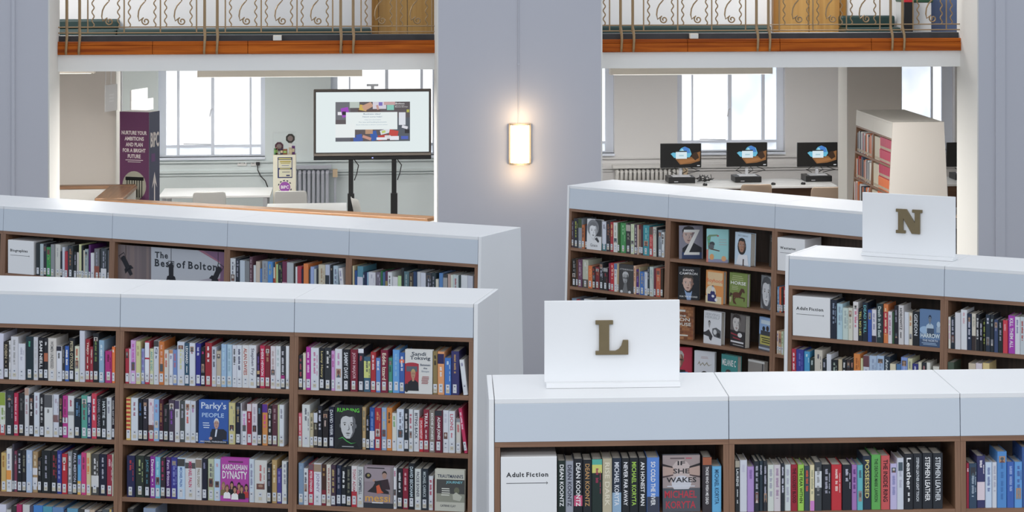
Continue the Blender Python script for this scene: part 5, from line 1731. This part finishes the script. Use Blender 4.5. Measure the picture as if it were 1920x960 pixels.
def pic(x0, y0, x1, y1, col, rot=0.0):
    ly[0] += 1
    cx, cy = (x0 + x1) / 2 * PW, (y0 + y1) / 2 * PH
    pts = []
    for a, b in ((x0, y0), (x1, y0), (x1, y1), (x0, y1)):
        dx, dz = a * PW - cx, b * PH - cy
        c, s = math.cos(rot), math.sin(rot)
        x_, z_ = cx + dx * c - dz * s, cy + dx * s + dz * c
        pts.append((PX0 + max(0, min(PW, x_)), -.0020 - .00008 * ly[0], PZ0 + max(0, min(PH, z_))))
    mb.face(pts, hexc(col, 1.0))
pic(0, 0, 1, 1, '5c5458')
pic(.0, .55, .2, 1, '6a6c74'); pic(.8, .0, 1, .6, '555c66'); pic(.3, .70, .6, .8, '5a4640')
pic(.19, .85, .32, 1, 'b8c4bc'); pic(.32, .78, .42, .92, 'd0b040', -.2); pic(.36, .82, .50, .97, 'c89a80', .5); pic(.50, .82, .68, 1, 'd4d0dc'); pic(.58, .90, .63, .99, '7a6cc0'); pic(.55, .80, .58, .92, 'c89a90', .3)
pic(.65, .92, .80, 1.0, 'c8a0a0'); pic(.69, .79, .785, .92, '80c8b8'); pic(.03, .67, .12, .75, 'e8e8ee'); pic(.08, .62, .18, .86, 'a03cc0', .2); pic(.09, .67, .14, .76, '282430')
pic(.85, .41, .94, .73, 'dce0e8'); pic(.955, .73, .99, .80, 'b8b840'); pic(.89, .32, .97, .39, 'dcdce4', -.3); pic(.93, .20, .99, .30, '2c2a30')
pic(.28, .0, .36, .18, '3c5cae', .2); pic(.24, .0, .30, .1, '3c5cae'); pic(.47, .02, .56, .26, '2c5cae', .25); pic(.36, .06, .48, .13, 'c89080', -.35); pic(.40, .19, .50, .30, 'b89070'); pic(.60, .19, .73, .30, 'd8dce4', .25); pic(.62, .21, .67, .27, 'c0d060', .25)
pic(.72, .13, .84, .28, 'c83c34', -.2); pic(.57, .03, .70, .16, 'c03830', .15); pic(.66, .06, .74, .15, 'd8d8dc'); pic(.0, .05, .06, .42, '506478'); pic(.0, .0, .2, .10, '60626c')
pic(.14, .30, .83, .74, 'e6eff8'); pic(.0, .10, .26, .44, 'e8f0f8')
pic(.55, .035, .69, .10, 'e4e6ee'); pic(.73, .03, .85, .13, 'e4e6ee'); pic(.88, .05, .975, .13, '4860c0')
def words(s, cx, cy, ww, hh, col):
    ly[0] += 1
    yy = -.0020 - .00008 * ly[0]
    fit_text(mb, s, PX0 + (cx - ww / 2) * PW, PX0 + (cx + ww / 2) * PW, PZ0 + (cy - hh / 2) * PH, PZ0 + (cy + hh / 2) * PH, hexc(col, 1.0), lambda a, b: (a, yy, b), bold=.006)
words('Business idea?', .49, .695, .23, .038, '5a7a98'); words('Need some help?', .495, .62, .26, .038, '5a7a98'); words('Help and information', .50, .545, .22, .026, '88a4bc'); words('For new and budding businesses', .50, .485, .37, .03, '6a8aa8')
words('Book A Business at Bolton Central Library', .49, .42, .42, .026, '88a4bc'); words('Bolton', .865, .955, .12, .04, 'f0f0f0'); words('Library and', .86, .905, .12, .025, 'e4e4e4'); words('Museum Services', .885, .87, .17, .025, 'e4e4e4')
mb.build('screen_picture', M['screen'], bez)
for px in (658, 739):
    xx = bx(px, yv) - (xa + xb_) / 2
    box('post', M['black'], t, xx - .028, xx + .028, .03, .09, 0.06, zl - .02)
    box('post_sleeve', M['black'], t, xx - .04, xx + .04, .02, .10, .06, .78)
    box('foot', M['black'], t, xx - .04, xx + .04, -.38, .48, .02, .06)
    MB().tube([(xx + .04, .08, zl - .05), (xx + .09, .10, zl - .12), (xx + .07, .10, zl - .22), (xx + .04, .09, zl - .30)], .006, 6).build('cable', M['black'], t)
wcm = box('webcam', M['silver'], t, -.07, .07, .0, .05, zt_ + .035, zt_ + .06)
box('webcam_foot', M['silver'], wcm, -.02, .02, .01, .05, zt_, zt_ + .036)
mb = MB()
mb.lathe([(0, -.0), (.012, 0)], 10, 0, 0)
box('power_light', glow('blue_power_light', (.25, .3, 1.0), 1.2), t, -.008, .008, -.003, .0, zl - .028, zl - .016)

# totem
yt_ = 25.32
p = gp(224.5, yt_)
t = thing('cardboard_totem', 'tall purple and navy cardboard totem with white lettering behind the low wall', 'totem', (*p, 0), -.42)
ht, wt, dt = bz(209, p[0], yt_), .37, .24
box('core', principled('totem_card', (.55, .54, .52), .7), t, 0, wt, 0, dt, 0, ht)
mb = MB()
mb.face([(0, -.001, 0), (wt, -.001, 0), (wt, -.001, ht), (0, -.001, ht)], hexc('6c3c62'))
pl = lambda a, b: (a, -.003, b)
ink = hexc('e4dcd8')
for k, (s_, ww) in enumerate((('NURTURE YOUR', .86), ('AMBITIONS', .66), ('AND PLAN', .58), ('FOR A BRIGHT', .78), ('FUTURE', .44))):
    zc = ht - .235 - k * .066
    fit_text(mb, s_, wt * (.5 - ww / 2), wt * (.5 + ww / 2), zc - .022, zc + .022, ink, pl, bold=.03)
mb.face([pl(wt * .2, ht - .545), pl(wt * .8, ht - .545), pl(wt * .8, ht - .538), pl(wt * .2, ht - .538)], ink)
mb.face([pl(wt * .28, ht - .565), pl(wt * .72, ht - .565), pl(wt * .72, ht - .559), pl(wt * .28, ht - .559)], ink)
cz = ht - .83
mb.face([(wt / 2 + .15 * math.cos(i * math.pi / 12), -.0025, cz + .165 * math.sin(i * math.pi / 12)) for i in range(24)], hexc('a8a694'))
for i in range(7):
    xx = wt * .24 + i * .031
    mb.face([pl(xx, cz - .13), pl(xx + .012, cz - .13), pl(xx + .012, cz + .09), pl(xx, cz + .09)], hexc('1c1e20'))
mb.face([pl(wt * .2, cz + .06), pl(wt * .82, cz + .06), pl(wt * .82, cz + .10), pl(wt * .2, cz + .10)], hexc('1c1e20'))
mb.build('front_print', M['print'], t)
mb = MB()
mb.face([(wt + .001, 0, 0), (wt + .001, dt, 0), (wt + .001, dt, ht), (wt + .001, 0, ht)], hexc('4a4e66'))
ps = lambda a, b: (wt + .003, a, b)
fit_text(mb, 'BIPC', dt * .12, dt * .92, ht - .40, ht - .23, ink, ps, bold=.03)
mb.face([ps(dt * .45, .45), ps(dt * .55, .45), ps(dt * .55, ht - .75), ps(dt * .45, ht - .75)], ink)
mb.face([ps(dt * .25, ht - .86), ps(dt * .5, ht - .68), ps(dt * .75, ht - .86), ps(dt * .5, ht - .78)], ink)
mb.face([ps(dt * .2, ht - .56), ps(dt * .55, ht - .56), ps(dt * .55, ht - .47), ps(dt * .2, ht - .47)], hexc('6c4478'))
mb.build('side_print', M['print'], t)
# hanging and standing white notices
def notice(px0, px1, y0, y1, yb, turn, label, name='hanging_sign', cat='sign', txt=None):
    p = gp(px0, yb)
    zt = bz(y0, *p)
    zb_ = bz(y1, *p)
    wd = (bx(px1, yb) - p[0]) / math.cos(turn)
    t = thing(name, label, cat, (*p, zb_), turn)
    box('panel', M['glasswhite'], t, 0, wd, 0, .012, 0, zt - zb_)
    mb = MB()
    k = 5 if not txt else 1
    if txt:
        fit_text(mb, txt, wd * .12, wd * .9, (zt - zb_) * .22, (zt - zb_) * .42, hexc('9aa4b8'), lambda a, b: (a, -.001, b), bold=.01)
    else:
        for i in range(3):
            mb.face([(wd * .3, -.001, (zt - zb_) * (.35 + .12 * i)), (wd * .7, -.001, (zt - zb_) * (.35 + .12 * i)), (wd * .7, -.001, (zt - zb_) * (.41 + .12 * i)), (wd * .3, -.001, (zt - zb_) * (.41 + .12 * i))], hexc('e8e8e8'))
    mb.build('print', M['print'], t)
    return t
n1 = notice(198, 215.5, 160, 210, 24.9, 1.2, 'white sign hanging on thin wires in front of the beige wall')
for xx in (.01, .14):
    MB().tube([(xx, .006, .3), (xx, .006, ztop - n1.location.z)], .0025, 5).build('wire', M['silver'], n1)
n2 = notice(246.5, 270.5, 169, 203, 26.6, 1.25, 'small white notice board on a pole behind the purple totem', 'notice_board', 'sign', 'BUSINESS')
box('pole', M['silver'], n2, .03, .05, .013, .033, -n2.location.z, .2)
n3 = notice(246, 279, 190, 212, 26.4, 1.25, 'second white card on a pole just behind the top of the totem', 'notice_card', 'sign')
box('pole', M['silver'], n3, .06, .08, .013, .033, -n3.location.z, .05)
# desks, chairs
def desk(px0, px1, yb0, yb1, label, ztp=.735, modesty=True):
    x0, x1 = bx(px0, yb0), bx(px1, yb0)
    t = thing('desk', label, 'desk', (x0, yb0, 0), 0, 'white desks under the gallery')
    L, D_ = x1 - x0, yb1 - yb0
    bevel(box('desktop', M['desk'], t, 0, L, 0, D_, ztp - .028, ztp), .004)
    for xx in (.04, L - .09):
        for yy in (.05, D_ - .10):
            box('leg', M['silver'], t, xx, xx + .05, yy, yy + .05, 0, ztp - .028)
    if modesty:
        box('modesty_panel', M['walnut_h'], t, .1, L - .1, D_ - .14, D_ - .12, .35, ztp - .03)
    return t
def chair(px, yb, rz, mat, label, group, sc_=1.0):
    p = gp(px, yb)
    t = thing('chair', label, 'chair', (*p, 0), rz, group)
    # one bent shell: seat and back as a curved sheet, facing local +y
    def sheet(prof, half, name, th=.012):
        vs, fs = [], []
        n = 7
        for (y, z, hw, cup) in prof:
            for k in range(n):
                s_ = -1 + 2 * k / (n - 1)
                vs.append((s_ * hw, y + cup * s_ * s_, z))
        for i in range(len(prof) - 1):
            for k in range(n - 1):
                fs.append((i * n + k, i * n + k + 1, (i + 1) * n + k + 1, (i + 1) * n + k))
        o = MB().add(vs, fs).build(name, mat, t, True)
        m = o.modifiers.new('solid', 'SOLIDIFY')
        m.thickness = th
        m = o.modifiers.new('sub', 'SUBSURF')
        m.levels = m.render_levels = 1
        return o
    sheet([(.20, .43, .21, -.01), (.10, .445, .225, 0), (-.05, .435, .225, .0), (-.15, .44, .22, .01), (-.19, .47, .215, .02)], .22, 'seat')
    sheet([(-.195, .47, .215, .02), (-.215, .55, .205, .035), (-.235, .66, .20, .04), (-.255, .76, .20, .04), (-.275, .84, .195, .04)], .2, 'backrest')
    for sx in (-1, 1):
        for sy in (-1, 1):
            MB().tube([(sx * .15, sy * .12 - .01, .43), (sx * .20, sy * .20 - .01, 0.0)], .012, 8).build('leg', M['silver'], t)
    return t
desk(297, 507, 27.0, 27.9, 'white desk below the left window with beige edge', modesty=False)
g_ = 'white shell chairs in the left room'
chair(392, 26.75, .08, M['chair_white'], 'white shell chair seen from behind at the left-hand desk', g_)
chair(546, 26.75, 0.0, M['chair_white'], 'white shell chair in front of the leaflet plinth', g_)
chair(702, 25.75, -1.35, M['chair_white'], 'white shell chair seen sideways at right end of the white table', g_)
t = thing('meeting_table', 'long white meeting table behind the oak capped wall', 'table', (*gp(497, 25.35), 0), 0.0, None)
Lt = .92
bevel(box('tabletop', M['desk'], t, 0, Lt, 0, .75, .70, .735), .004)
for xx in (.05, Lt - .10):
    for yy in (.05, .65):
        box('leg', M['silver'], t, xx, xx + .05, yy, yy + .05, 0, .70)
# leaflet plinth with clear box
yq = 27.3
p = gp(512, yq)
wq = bx(554.5, yq) - p[0]
zq = bz(291, *p)
t = thing('display_plinth', 'cream display plinth with posters and purple round logo beside the radiator', 'plinth', (*p, 0))
box('plinth_body', mottled('cream_card', srgb(226, 222, 204), .6, .01), t, 0, wq, 0, .28, 0, zq)
mb = MB()
def pq(x0, x1, y0, y1, col, y=-.001):
    zz0, zz1 = bz(y1, *p), bz(y0, *p)
    mb.face([(x0 * wq, y, zz0), (x1 * wq, y, zz0), (x1 * wq, y, zz1), (x0 * wq, y, zz1)], hexc(col))
pq(.2, .85, 295, 334, '2c3468'); pq(.23, .82, 300, 315, 'd8d4b8', -.0015); pq(.26, .82, 318, 332, 'd8d4b8', -.0015); pq(.24, .8, 296.5, 298.8, 'c8c068', -.0016); pq(.3, .76, 315.8, 317.2, 'c8c068', -.0016)
pq(.3, .78, 302, 304.5, 'b0a040', -.0018); pq(.33, .75, 305.5, 307, 'b0a040', -.0018); pq(.38, .70, 310, 311.5, '8890a8', -.0018); pq(.40, .74, 322, 323.5, '888', -.0018); pq(.58, .74, 328, 330.5, '2c3468', -.0018)
mb.build('poster', M['print'], t)
mb = MB()
cz = bz(351, *p)
mb.face([(wq * .52 + .066 * math.cos(i * math.pi / 12), -.001, cz + .066 * math.sin(i * math.pi / 12)) for i in range(24)], hexc('a04cb0'))
fit_text(mb, 'BIPC', wq * .52 - .048, wq * .52 + .048, cz - .02, cz + .02, hexc('f0e8f0'), lambda a, b: (a, -.0016, b), bold=.03)
for i in range(24):
    if i % 2 == 0 and i not in (0, 12):
        a0, a1 = i * math.pi / 12, (i + 1) * math.pi / 12
        mb.face([(wq * .52 + r_ * math.cos(a), -.001, cz + r_ * math.sin(a)) for r_, a in ((.074, a0), (.088, a0), (.088, a1), (.074, a1))], hexc('33304a'))
mb.build('round_logo', M['print'], t)
box('clear_cover', M['acrylic'], t, -.004, wq + .004, 0, .28, zq, bz(250, *p))
hx = [('7a4a3a', 0.10, 291, 278, .10), ('3a2a44', .30, 291, 280, .14), ('5a8a5c', .03, 291, 279, .14), ('b8a890', .68, 291, 278, .18), ('8a5030', .42, 291, 281, .2), ('5a2a6a', .82, 291, 275, .14)]
for k, (c_, fx, y0_, y1_, ww) in enumerate(hx):
    g2 = thing('gift_box', 'small %s carton inside the clear case on the plinth, %s from left' % (colour_name(c_), ORD[[1, 2, 0, 4, 3, 5][k]]), 'carton', (p[0] + wq * fx, yq + .06, zq + .001), 0, 'cartons in the clear case')
    hh = bz(y1_, *p) - zq
    bevel(MB().box(0, wq * ww, 0, .07, 0, hh, hexc(c_)).build('carton', M['cover'], g2), .002, 1)
    MB().box(wq * ww * .15, wq * ww * .85, -.001, 0, hh * .3, hh * .7, hexc('c8b890' if k % 2 else '90c060')).build('carton_label', M['print'], g2)
for k, (px_, py_, rad, c_) in enumerate(((523.5, 274, .055, '4a1c30'), (544.5, 259, .058, '2c2a24'))):
    q = gp(px_, yq + .2)
    g2 = thing('hexagonal_box', '%s eight-sided gift box %s in the clear case' % (('plum', 'at lower left') if k == 0 else ('black', 'at upper right')), 'carton', (q[0], q[1], bz(py_, *q)), 0, 'cartons in the clear case')
    MB().prism([(rad * math.cos(i * math.pi / 4 + .39), rad * math.sin(i * math.pi / 4 + .39)) for i in range(8)], -.03, .03, 'y', hexc(c_)).build('octagon_carton', M['cover'], g2)
    MB().prism([(rad * .6 * math.cos(i * math.pi / 4 + .39), rad * .6 * math.sin(i * math.pi / 4 + .39)) for i in range(8)], -.033, -.03, 'y', hexc('80706c')).build('octagon_window', M['print'], g2)
    hh = bz(py_, *q) - rad - zq
    box('stand', M['glasswhite'], g2, -.02, .02, -.02, .02, -rad - hh, -rad * .9)
# radiators
def radiator(px0, px1, ytop_, yb, mat, n, label, shelf=True):
    x0, x1 = bx(px0, yb), bx(px1, yb)
    zt = bz(ytop_, x0, yb)
    t = thing('radiator', label, 'radiator', (x0, yb, 0), 0, 'column radiators')
    pit = (x1 - x0) / n
    me = MB()
    for yy in (-.05, .05):
        me.tube([(0, yy * .4, .14), (0, yy, .18), (0, yy, zt - .05), (0, yy * .4, zt - .012)], pit * .38, 8)
    me.box(-pit * .34, pit * .34, -.06, .06, zt - .05, zt - .02)
    me.box(-pit * .34, pit * .34, -.06, .06, .12, .17)
    m_ = me.mesh('column', M[mat])
    for i in range(n):
        o = link('column', m_, t)
        o.location = (pit * (i + .5), 0, 0)
    for zz in (zt - .035, .145):
        MB().tube([(0, 0, zz), (x1 - x0 + .06, 0, zz)], .018, 8).build('manifold', M[mat], t)
    MB().tube([(x1 - x0 + .07, 0, 0), (x1 - x0 + .07, 0, zt - .03)], .014, 8).build('feed_pipe', M[mat], t)
    box('valve', M['brass'], t, x1 - x0 + .04, x1 - x0 + .10, -.03, .03, zt - .10, zt - .0)
    if shelf:
        box('top_shelf', M[mat], t, -.03, x1 - x0 + .02, -.07, .09, zt + .012, zt + .05)
    return t
radiator(541, 618, 318, YW - .16, 'radiator_grey', 9, 'grey column radiator between plinth and the big screen stand')
radiator(1153, 1275, 317, YW - .16, 'radiator', 15, 'cream column radiator below the wall left of the computers')
# sockets and plug
for k, px in enumerate((454, 479)):
    q = gp(px, YW)
    t = thing('wall_socket', 'white double wall socket under the left window, %s' % ('without a plug' if k == 0 else 'with a black plug'), 'socket', (q[0], YW - .002, bz(306, *q)), 0, 'wall sockets')
    bevel(box('face_plate', M['glasswhite'], t, -.06, .06, -.012, 0, -.035, .035), .003)
    for s_ in (-1, 1):
        box('pin_holes', M['black'], t, s_ * .03 - .004, s_ * .03 + .004, -.0125, -.012, -.004, .008)
    if k:
        bevel(box('plug', M['black'], t, .008, .055, -.05, -.0126, -.02, .02), .005)
        MB().tube([(.03, -.045, -.02), (.03, -.06, -.08), (.07, -.08, -.16), (.13, -.10, -.22), (.16, -.10, -.30)], .007, 6).build('plug_cable', M['black'], t)

# ------------------------------------------------------------------ right room under the gallery
desk(1168, 1570, 27.35, 28.25, 'long white desk carrying three computers below the window')
desk(1766, 1850, 27.35, 28.25, 'white desk with a single computer at far right')
def computer(px, ytop_, label, rz=0.0):
    yb = 27.9
    p = gp(px, yb)
    t = thing('computer', label, 'computer', (*p, .735), rz, 'computers with black monitors')
    zt, zl_ = bz(ytop_, *p) - .735, bz(ytop_ + 45.5, *p) - .735
    w_ = .262
    pcc = bevel(box('pc_case', M['darkmetal'], t, -.17, .17, -.10, .22, .002, .075), .003)
    box('pc_front', M['black'], pcc, -.168, .168, -.106, -.1005, .006, .070)
    box('drive_slot', M['silver'], pcc, -.10, -.05, -.108, -.1062, .018, .026)
    bevel(box('monitor_base', M['silver'], t, -.115, .115, -.08, .10, .076, .090), .003)
    box('monitor_stem', M['silver'], t, -.018, .018, .02, .05, .090, zl_ + .06)
    mon = bevel(box('monitor_body', M['black'], t, -w_, w_, -.01, .025, zl_, zt), .004)
    mb = MB()
    def sq(pts, col, y):
        mb.face([(-w_ + .008 + a * (2 * w_ - .016), y, zl_ + .012 + b * (zt - zl_ - .022)) for a, b in pts], hexc(col))
    R4 = lambda a, b, c, d: [(a, b), (c, b), (c, d), (a, d)]
    sq(R4(0, 0, 1, 1), '100f0f', -.0105)
    sq([(.36, .36), (.48, .10), (.75, .14), (.98, .26), (.99, .68), (.86, .60), (.76, .44), (.6, .36)], '8a5a28', -.0110)
    sq([(.44, .30), (.5, .12), (.95, .30), (.9, .36)], 'a06a34', -.0112)
    sq([(.76, .45), (.86, .28), (.96, .40), (.90, .66), (.82, .62)], '3a2616', -.0113)
    sq([(.24, .58), (.30, .64), (.42, .62), (.50, .82), (.60, .90), (.72, .80), (.77, .56), (.72, .42), (.50, .40), (.33, .40)], '58b8d8', -.0116)
    sq([(.52, .80), (.60, .90), (.70, .82), (.74, .62), (.62, .60)], '3c80d0', -.0119)
    sq([(.44, .64), (.54, .80), (.60, .66)], 'a0dcec', -.0120)
    sq(R4(.37, .36, .65, .66), 'd4e8f0', -.0124)
    sq(R4(.37, .66, .65, .71), '2c3438', -.0126)
    sq(R4(.45, .47, .57, .53), 'a8ccd8', -.0128)
    sq(R4(.91, .03, .98, .07), 'c8ccd0', -.0124)
    mb.build('screen_picture', M['screen'], mon)
    for k in range(3):
        a = (-.08, .06, .16)[k]
        MB().tube([(a * .5, .03, zl_ + .02), (a * 1.4, .06, zl_ - .04), (a * 1.6, .09, .14), (a * .6, .12, .10)], .0045, 5).build('cable', M['black'], t)
    return t
computer(1276.5, 269, 'leftmost computer, black monitor with tangled cables at its right')
computer(1400.5, 267, 'second computer from the left, below the window')
computer(1532.5, 267, 'third computer from the left, beside the white pier edge')
computer(1812, 267, 'rightmost computer, half hidden by the right-hand pier')
q = gp(1318, 27.85)
t = thing('cable_tangle', 'tangle of black cables on the desk beside the leftmost computer', 'cables', (*q, .737))
r_ = random.Random(5)
for k in range(7):
    pts = [(-.04 + .02 * k * .3, 0, .10 - .01 * k)]
    for j in range(6):
        pts.append((-.05 + .03 * j + r_.uniform(-.05, .05), r_.uniform(-.06, .06), .012 + abs(r_.gauss(0, .035))))
    MB().tube(pts, .0045, 5).build('cable', M['black'], t)
for k, (px, lab) in enumerate(((1322, 'left of the second chair'), (1450, 'right of the second computer'), (1506, 'left of the third computer'))):
    q = gp(px, 27.5)
    t = thing('computer_mouse', 'black computer mouse on the long white desk, %s' % lab, 'mouse', (*q, .737), .3, 'computer mice')
    MB().lathe([(.0, .03), (.018, .028), (.028, .018), (.030, .004), (.026, 0), (0, 0)], 12).build('mouse_shell', M['black'], t, True)
    box('scroll_wheel', M['silver'], t, -.003, .003, -.022, -.012, .024, .031)
g_ = 'beige shell chairs at the computers'
chair(1412, 26.9, 0.0, M['chair_beige'], 'beige shell chair in front of the second computer, only its top showing', g_)
chair(1543, 26.5, 0.0, M['chair_beige'], 'beige shell chair in front of the third computer', g_)
chair(1812, 26.4, .3, M['chair_beige'], 'beige shell chair beside the right-hand pier', g_)
# trunking on the wall
q = gp(1395, YW)
t = thing('wall_trunking', 'grey cable trunking along the wall behind the computers', 'trunking', (bx(1130, YW), YW - .03, bz(311, *q)))
box('trunk_cover', M['grey_wall'], t, 0, bx(1580, YW) - bx(1130, YW), 0, .03, 0, .05)
box('trunk_lip', M['grey_wall'], t, 0, bx(1580, YW) - bx(1130, YW), -.004, 0, .02, .03)

# bookcase seen end-on behind the N sign
x0b, y0b = bx(1674, 21.95), 21.95
tall = thing('bookcase', 'tall beige bookcase seen end-on in the right-hand room', 'bookcase', (x0b, y0b, 0), 0, 'white topped walnut bookcases')
wE = bx(1770, 21.95) - x0b
zT = bz(229.5, x0b, y0b)
Lb = 1.74                                               # runs away from us; long axis = local +y, books face local -x
cr = M['beige']
BL = .017
def sx_(y): return BL * y
def pr(name, mat, y0_, y1_, zlo, zhi, a0, a1, extra=0.0):
    # slab between two y stations; a0/a1 offsets of its left and right faces from the sloping front
    pts = []
    for z_ in (zlo, zhi):
        for y_ in (y0_, y1_):
            sl = -SL * (zT - z_) * 1.3
            pts.append((sx_(y_) + sl + a0, y_, z_))
            pts.append((sx_(y_) + (sl if a1 < wE * .9 else -sl) + a1, y_, z_))
    v = [pts[0], pts[1], pts[3], pts[2], pts[4], pts[5], pts[7], pts[6]]
    return MB().add(v, [(0, 3, 2, 1), (4, 5, 6, 7), (0, 1, 5, 4), (1, 2, 6, 5), (2, 3, 7, 6), (3, 0, 4, 7)]).build(name, mat, tall)
pr('end_panel', cr, 0, .02, 0, zT, 0, wE)
pr('top_panel', M['cream'], .021, Lb, zT - .02, zT, 0, wE)
pr('rear_panel', cr, .021, Lb, 0, zT - .021, wE - .02, wE)
nb = 2
bayL = (Lb - .02) / nb
for j in range(nb):
    a = .022 + j * bayL
    pr('fascia', M['cream'], a, a + bayL - .003, zT - .165, zT - .021, 0, .018)
    pr('header_rail', M['walnut_v'], a, a + bayL - .003, zT - .185, zT - .166, .003, .25)
    for y_ in (a, a + bayL - .024):
        pr('side_panel', M['walnut_v'], y_, y_ + .021, 0, zT - .186, .004, .25)
    for r in range(6):
        zz = zT - .165 - PIT * (r + 1)
        pr('shelf', M['walnut_v'], a + .022, a + bayL - .026, zz - .022, zz, .004, .24)
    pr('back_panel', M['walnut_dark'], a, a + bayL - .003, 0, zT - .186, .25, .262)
# its books: magazine rows in crimson and orange near, mixed spines far
rb = random.Random(11)
cnt = 0
for j in range(nb):
    for r in range(3):
        zz = zT - .165 - PIT * (r + 1)
        yy = .05 + j * bayL
        lim = (j + 1) * bayL - .06
        k = 0
        while yy < lim - .02:
            if j == 0:
                th_, hh = .085, .125
                layers = [('c02050', 0), ('b81c4c', 1)] if r == 0 else [('e06a20', 0), ('b81c4c', 1)] if r == 1 else [('e06a20', 0), ('d86020', 1)]
                if yy > lim - .25:
                    layers, th_, hh = [('c8bfa8', 0)], .22, .24
            else:
                th_ = rb.uniform(.025, .055)
                layers, hh = [(rb.choice(['d8d4cc', '2a2a2c', 'b86030', 'c8ccd0', '3c4c60', 'a02028', '55565a', 'd87030', '8c9094']), 0)], rb.uniform(.20, .245)
            for c_, lv in layers:
                zb_ = zz + .001 + lv * (hh + .002)
                sl = -SL * (zT - zb_) * 1.3
                nm = 'journal' if j == 0 else 'reference_book'
                o = hull(th_ - .002, .16, hh, hexc(c_, GAIN)).build(nm, M['cover'])
                cnt += 1
                pos = ['top', 'second', 'third'][r]
                tag(o, ('%s %s, %s from near end, %s%s shelf, end-on beige bookcase' % (colour_name(c_), 'bound journal' if j == 0 else 'reference book', ORD[min(32, k)], ('lower layer, ' if lv == 0 else 'upper layer, ') if len(layers) > 1 else '', pos)), 'book', 'books on the end-on bookcase')
                o.location = (x0b + sx_(yy) + sl + .012, y0b + yy + th_ - .002, zb_)
                o.rotation_euler = (0, 0, -math.pi / 2)
                page_block(th_ - .002, .16, hh).build('pages', M['paper'], o)
                MB().box(.004, th_ - .006, -.001, 0, .01, .035, hexc('b8a890')).build('spine_label', M['print'], o)
            yy += th_
            k += 1
            if k > 32:
                break
